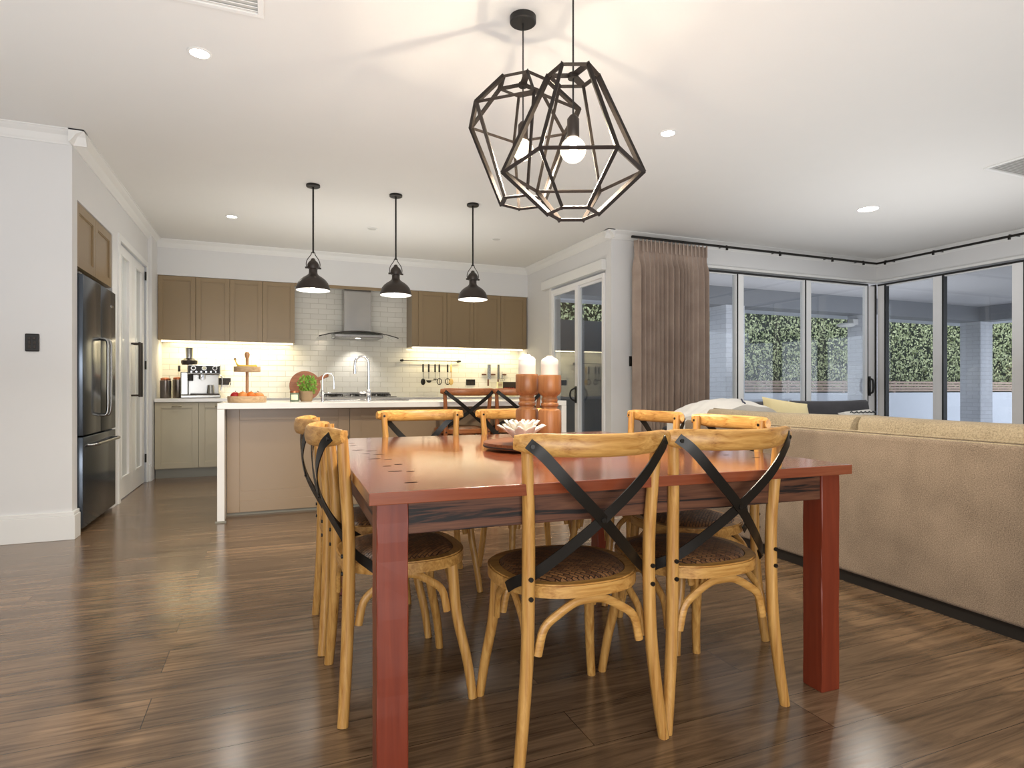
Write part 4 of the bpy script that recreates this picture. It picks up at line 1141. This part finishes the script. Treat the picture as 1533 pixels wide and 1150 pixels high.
# a soft white bolster-like pile of bedding: closed shape
ext = tw.bm
res = bmesh.ops.extrude_face_region(ext, geom=list(ext.faces)); 
for v in [g for g in res['geom'] if isinstance(g, bmesh.types.BMVert)]: v.co.z = min(v.co.z-.02, .64) if True else v.co.z
thw = thing('folded_throw', 'soft white throw with navy edging piled at the far end of the sofa', 'throw', (0, 0, 0))
tw.build('throw_cloth', M['throw'], thw, True)
def cloth_z(u, v): return .72+.20*math.sin(PI*min(1, max(0, u*.95+.03)))**.55*(1-.25*(2*v-1)**2)+.006*math.sin(18*u+5*v)+.004*math.sin(31*v)
hem.tube([(3.10+.74*u, 3.64+.55*v, cloth_z(u, v)+.004) for u, v in [(.45+.42*t, .02+.55*math.sin(t*1.5)) for t in [k/20 for k in range(21)]]], .006, 6); hem.build('navy_edging', M['navy'], thw, True)

# ottoman-like block supporting the throw = chaise end of the sofa
ch_ = thing('ottoman', 'beige upholstered ottoman under the white throw beyond the sofa', 'ottoman', (3.36, 3.95, 0))
MB().box(-.48, .48, -.12, .30, .05, .638, .04, seg=3).build('padding', M['sofa'], ch_, True)
MB().box(-.42, .42, -.09, .27, 0, .049).build('plinth', M['black'], ch_)

# charcoal sofa by the windows
s2 = thing('sofa', 'charcoal fabric sofa standing against the windows', 'sofa', (5.40, 4.85, 0))
MB().box(-1.25, 1.25, -.35, .30, .08, .40, .03, seg=3).build('seat_base', M['charcoal'], s2, True)
MB().box(-1.25, 1.25, .301, .55, .08, .76, .05, seg=3).build('backrest', M['charcoal'], s2, True)
for sx in (-1, 1): MB().box(sx*1.37-.118, sx*1.37+.118, -.35, .55, .08, .6, .04, seg=3).build('armrest', M['charcoal'], s2, True)
for sx in (-.62, .62):
    MB().box(sx-.61, sx+.61, -.33, .1, .401, .53, .035, seg=3).build('seat_cushion', M['charcoal'], s2, True)
    mt = Matrix.Translation((sx, .2, .67)) @ Matrix.Rotation(math.radians(-8), 4, 'X')
    MB().pillow(1.22, .40, .24, mt, 16, 6).build('back_cushion', M['charcoal'], s2, True)
m = MB()
for sx in (-1.3, 1.3):
    for y in (-.28, .48): m.cyl((sx, y, 0), (sx, y, .08), .02, n=10)
m.build('feet', M['black'], s2, True)
def cushion(label, x, y, z, w, h, tk, rz, rx, ry, mm_, p=2.6):
    t = thing('throw_pillow', label, 'cushion', (x, y, z), rz)
    mt = Matrix.Rotation(rx, 4, 'X') @ Matrix.Rotation(ry, 4, 'Y')
    b = MB().pillow(w, h, tk, mt, 16, p).build('pillow_cover', mm_, t, True)
    return t
cushion('cream yellow throw pillow tilted on the charcoal sofa', 5.08, 4.80, .715, .62, .34, .15, 0, -.30, .14, M['cream'])
kp = cushion('small knitted grey and cream throw pillow at right end of charcoal sofa', 6.12, 4.76, .63, .50, .28, .13, 0, -.3, -.03, M['throw'], 6)
# chunky knit rows on that pillow
kk = MB()
for r_ in range(6):
    z = -.11+.044*r_
    kk.tube([(-.2+.4*i/24, -.066+1.2*abs(z)**2-.006*math.sin(i*1.6+r_*1.5)+.3*(i/24-.5)**4, z+.008*math.sin(i*1.6)) for i in range(25)], .007, 6)
kk.build('knit_bands', M['screen'], kp, True); kp.children[1].rotation_euler = (-.3, -.03, 0)

# ------------------------------------------------------------------ curtain and track
ct = thing('curtain', 'taupe linen curtain with pinch pleats drawn to the left of the windows', 'curtain', (4.0, 5.46, 0))
m = MB(); nx_ = 340; zs = [.015, .5, 1.0, 1.5, 2.0, 2.3, 2.42, 2.47, 2.52, 2.59]
rows = []
for z in zs:
    row = []
    for i in range(nx_+1):
        u = i/nx_
        sp = 1.0 if z < 2.3 else 1.0
        x0, x1 = (-.37, .57)
        lo_ = max(0, 1-z/2.35)
        x = x0+(x1-x0)*(u+.010*math.sin(7*u+.6)*lo_)
        amp = .055 if z < 2.35 else (.016 if 2.38 < z < 2.5 else .024)
        ph = 16*2*PI*u+1.3*math.sin(17*u+1)+.5*math.sin(u*31)*lo_
        y = amp*(math.sin(ph)+.22*math.sin(2*ph+.7))*(.8+.3*math.sin(11*u+2))
        y += .010*math.sin(.5*ph+1)*lo_
        row.append(m.bm.verts.new((x, y, z)))
    rows.append(row)
for A, B in zip(rows, rows[1:]):
    for i in range(nx_): m.bm.faces.new((A[i], A[i+1], B[i+1], B[i]))
o = m.build('drape', M['curtain'], ct, True); md = o.modifiers.new('th', 'SOLIDIFY'); md.thickness = .003
m = MB()
for i in range(18): m.box(-.35+.053*i, -.335+.053*i, -.03, -.022, 2.47, 2.6)
m.build('pleat_tabs', M['curtain'], ct)
tk = thing('curtain_track', 'thin black curtain track wrapping the corner above the windows', 'curtain track', (7.3, 5.45, 2.62))
m = MB(); m.box(-3.72, .02, -.012, .012, -.012, .012, .003); m.box(-.004, .02, -4.5, -.012, -.012, .012, .003); m.build('rail', M['blackmetal'], tk)
for x in (-2.44, -1.64, -.78, -.23):
    MB().box(x-.008, x+.008, .0, .149, .0125, .02).box(x-.01, x+.01, -.01, .01, -.035, -.0125).build('bracket', M['blackmetal'], tk)
for y in (-.12, -.72, -1.51, -2.3):
    MB().box(0, .199, y-.008, y+.008, .0125, .02).box(-.01, .01, y-.01, y+.01, -.035, -.0125).build('bracket', M['blackmetal'], tk)

def area(name, loc, rot, sx, sy, e, col=(1, 1, 1)):
    L = bpy.data.lights.new(name, 'AREA'); L.shape = 'RECTANGLE'; L.size = sx; L.size_y = sy; L.energy = e; L.color = col
    o = bpy.data.objects.new(name, L); C.objects.link(o); o.location = loc; o.rotation_euler = rot; return o
# ------------------------------------------------------------------ outside: patio, garden wall, hedge
sbox('patio_floor', 3.54, 30, 5.7, 14, -.12, -.02, M['pave'])
sbox('patio_floor_side', 7.62, 30, -4, 5.7, -.12, -.02, M['pave'])
pc = MB(); pc.prism([(3.54, 5.7), (7.62, 5.7), (7.62, -4), (15.1, -4), (15.1, 8.4), (3.54, 8.4)], 2.8, 2.86); struct(pc.build('patio_ceiling', M['soffit']))
bm_ = MB(); bm_.box(3.54, 14.9, 8.4, 8.8, 2.48, 2.8); bm_.box(14.5, 14.9, -4, 8.4, 2.48, 2.8)
struct(bm_.build('patio_beam', M['patiogrey']))
bm_ = MB(); bm_.box(3.54, 15.6, 8.8, 9.35, 2.50, 2.62); bm_.box(14.9, 15.6, -4, 8.8, 2.50, 2.62)
struct(bm_.build('patio_eave', M['render']))
for i, x in enumerate((7.45, 10.95, 14.5)):
    o = sbox('patio_column', x, x+.42, 8.38, 8.8, -.02, 2.479, M['pbrick'])
sbox('garden_wall', 3.0, 26, 10.5, 10.65, -.02, .90, M['render'])
for i in range(4):
    z = .93+i*.068
    o = sbox('trim_%d' % (20+i), 3.0, 26, 10.52, 10.56, z, z+.05, M['slat'])
sl = MB()
for k in range(12): sl.box(4+k*1.8, 4.05+k*1.8, 10.56, 10.6, .90, 1.2)
struct(sl.build('trim_24', M['slat']))
hgt = thing('hedge', 'tall dense clipped green hedge behind the low garden wall', 'hedge', (0, 0, 0))
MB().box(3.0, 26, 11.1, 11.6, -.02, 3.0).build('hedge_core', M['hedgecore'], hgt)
lv = MB(); rnd = random.Random(3)
for i in range(30000):
    x = 4.6+rnd.random()**.9*19; z = rnd.uniform(1.0, 3.2); y = 11.05+rnd.uniform(-.14, .12)+.05*math.sin(x*5)*math.sin(z*7)
    s_ = rnd.uniform(.025, .05)
    e = Euler((rnd.uniform(-.9, .9)+PI/2, rnd.uniform(-3, 3), rnd.uniform(-.8, .8))).to_matrix()
    c_ = Vector((x, y, z))
    vs = [lv.bm.verts.new(c_+e @ Vector(p)) for p in ((-s_, 0, 0), (0, -s_*.5, 0), (s_, 0, 0), (0, s_*.5, 0))]
    lv.bm.faces.new(vs)
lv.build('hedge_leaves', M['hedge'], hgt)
scn = thing('outdoor_screen', 'dark charcoal outdoor privacy screen seen through the sliding door', 'screen', (5.3, 10.0, 0))
MB().box(-1.25, 1.2, -.03, .03, -.02, 2.28, .004).build('panel', M['screen'], scn)
for x in (-1.28, 1.23): MB().box(x-.028, x+.028, -.04, .04, -.02, 2.3, .004).build('post', M['blackmetal'], scn)
area('patio_bounce', (8.5, 7.2, 1.2), (PI, 0, 0), 6, 1.5, 40, (.95, .97, 1))  # added unseen lamp facing up, brightens the patio soffit
fl_ = thing('outdoor_floodlight', 'small white outdoor floodlight fixed to the patio column', 'floodlight', (10.9, 8.6, 2.3))
MB().box(-.1, .049, -.05, .05, -.02, .09, .005).build('mount', M['trim'], fl_)
MB().lathe([(0, 0), (.16, -.03), (.17, -.06), (.12, -.09), (0, -.1)], (-.24, 0, .02), 20).build('lamp_head', M['trim'], fl_, True)

# ------------------------------------------------------------------ lights
def area(name, loc, rot, sx, sy, e, col=(1, 1, 1)):
    L = bpy.data.lights.new(name, 'AREA'); L.shape = 'RECTANGLE'; L.size = sx; L.size_y = sy; L.energy = e; L.color = col
    o = bpy.data.objects.new(name, L); C.objects.link(o); o.location = loc; o.rotation_euler = rot; return o
area('ceiling_fill', (.7, 1.4, 1.1), (PI, 0, 0), 7.0, 5.2, 84, (.95, .98, 1))  # added wide unseen panel facing up, lights the ceiling evenly
area('living_bounce', (5.4, 3.4, 1.2), (PI, 0, 0), 2.2, 2.0, 24, (1, 1, 1))  # added upward panel, lifts the ceiling at the living end
area('room_fill', (-.6, -2.4, 1.0), (math.radians(91), 0, math.radians(-14)), 3.8, 1.5, 135, (.98, .99, 1))
area('kitchen_bounce', (1.0, 6.3, 1.3), (PI, 0, 0), 2.6, 1.0, 16, (1, .98, .94))  # unseen upward fill lamp for the kitchen ceiling
for (a, b) in ((-1.1, .25), (1.8, 3.35)):
    area('under_cabinet_lamp', ((a+b)/2, 8.02, 1.545), (math.radians(12), 0, 0), b-a, .05, 8, (1, .84, .5))
L = bpy.data.lights.new('hood_spot', 'SPOT'); L.energy = 14; L.spot_size = 1.6; L.spot_blend = .7; L.color = (1, .95, .88); L.shadow_soft_size = .03
o = bpy.data.objects.new('hood_spot_lamp', L); C.objects.link(o); o.location = (1.065, 7.95, 1.635); o.rotation_euler = (math.radians(20), 0, 0)

w = bpy.data.worlds.new('world'); scene.world = w; w.use_nodes = True
bg = w.node_tree.nodes['Background']; bg.inputs[0].default_value = (.87, .92, 1.0, 1); bg.inputs[1].default_value = 2.2
scene.view_settings.view_transform = 'Standard'
scene.view_settings.look = 'None'
scene.view_settings.exposure = 0
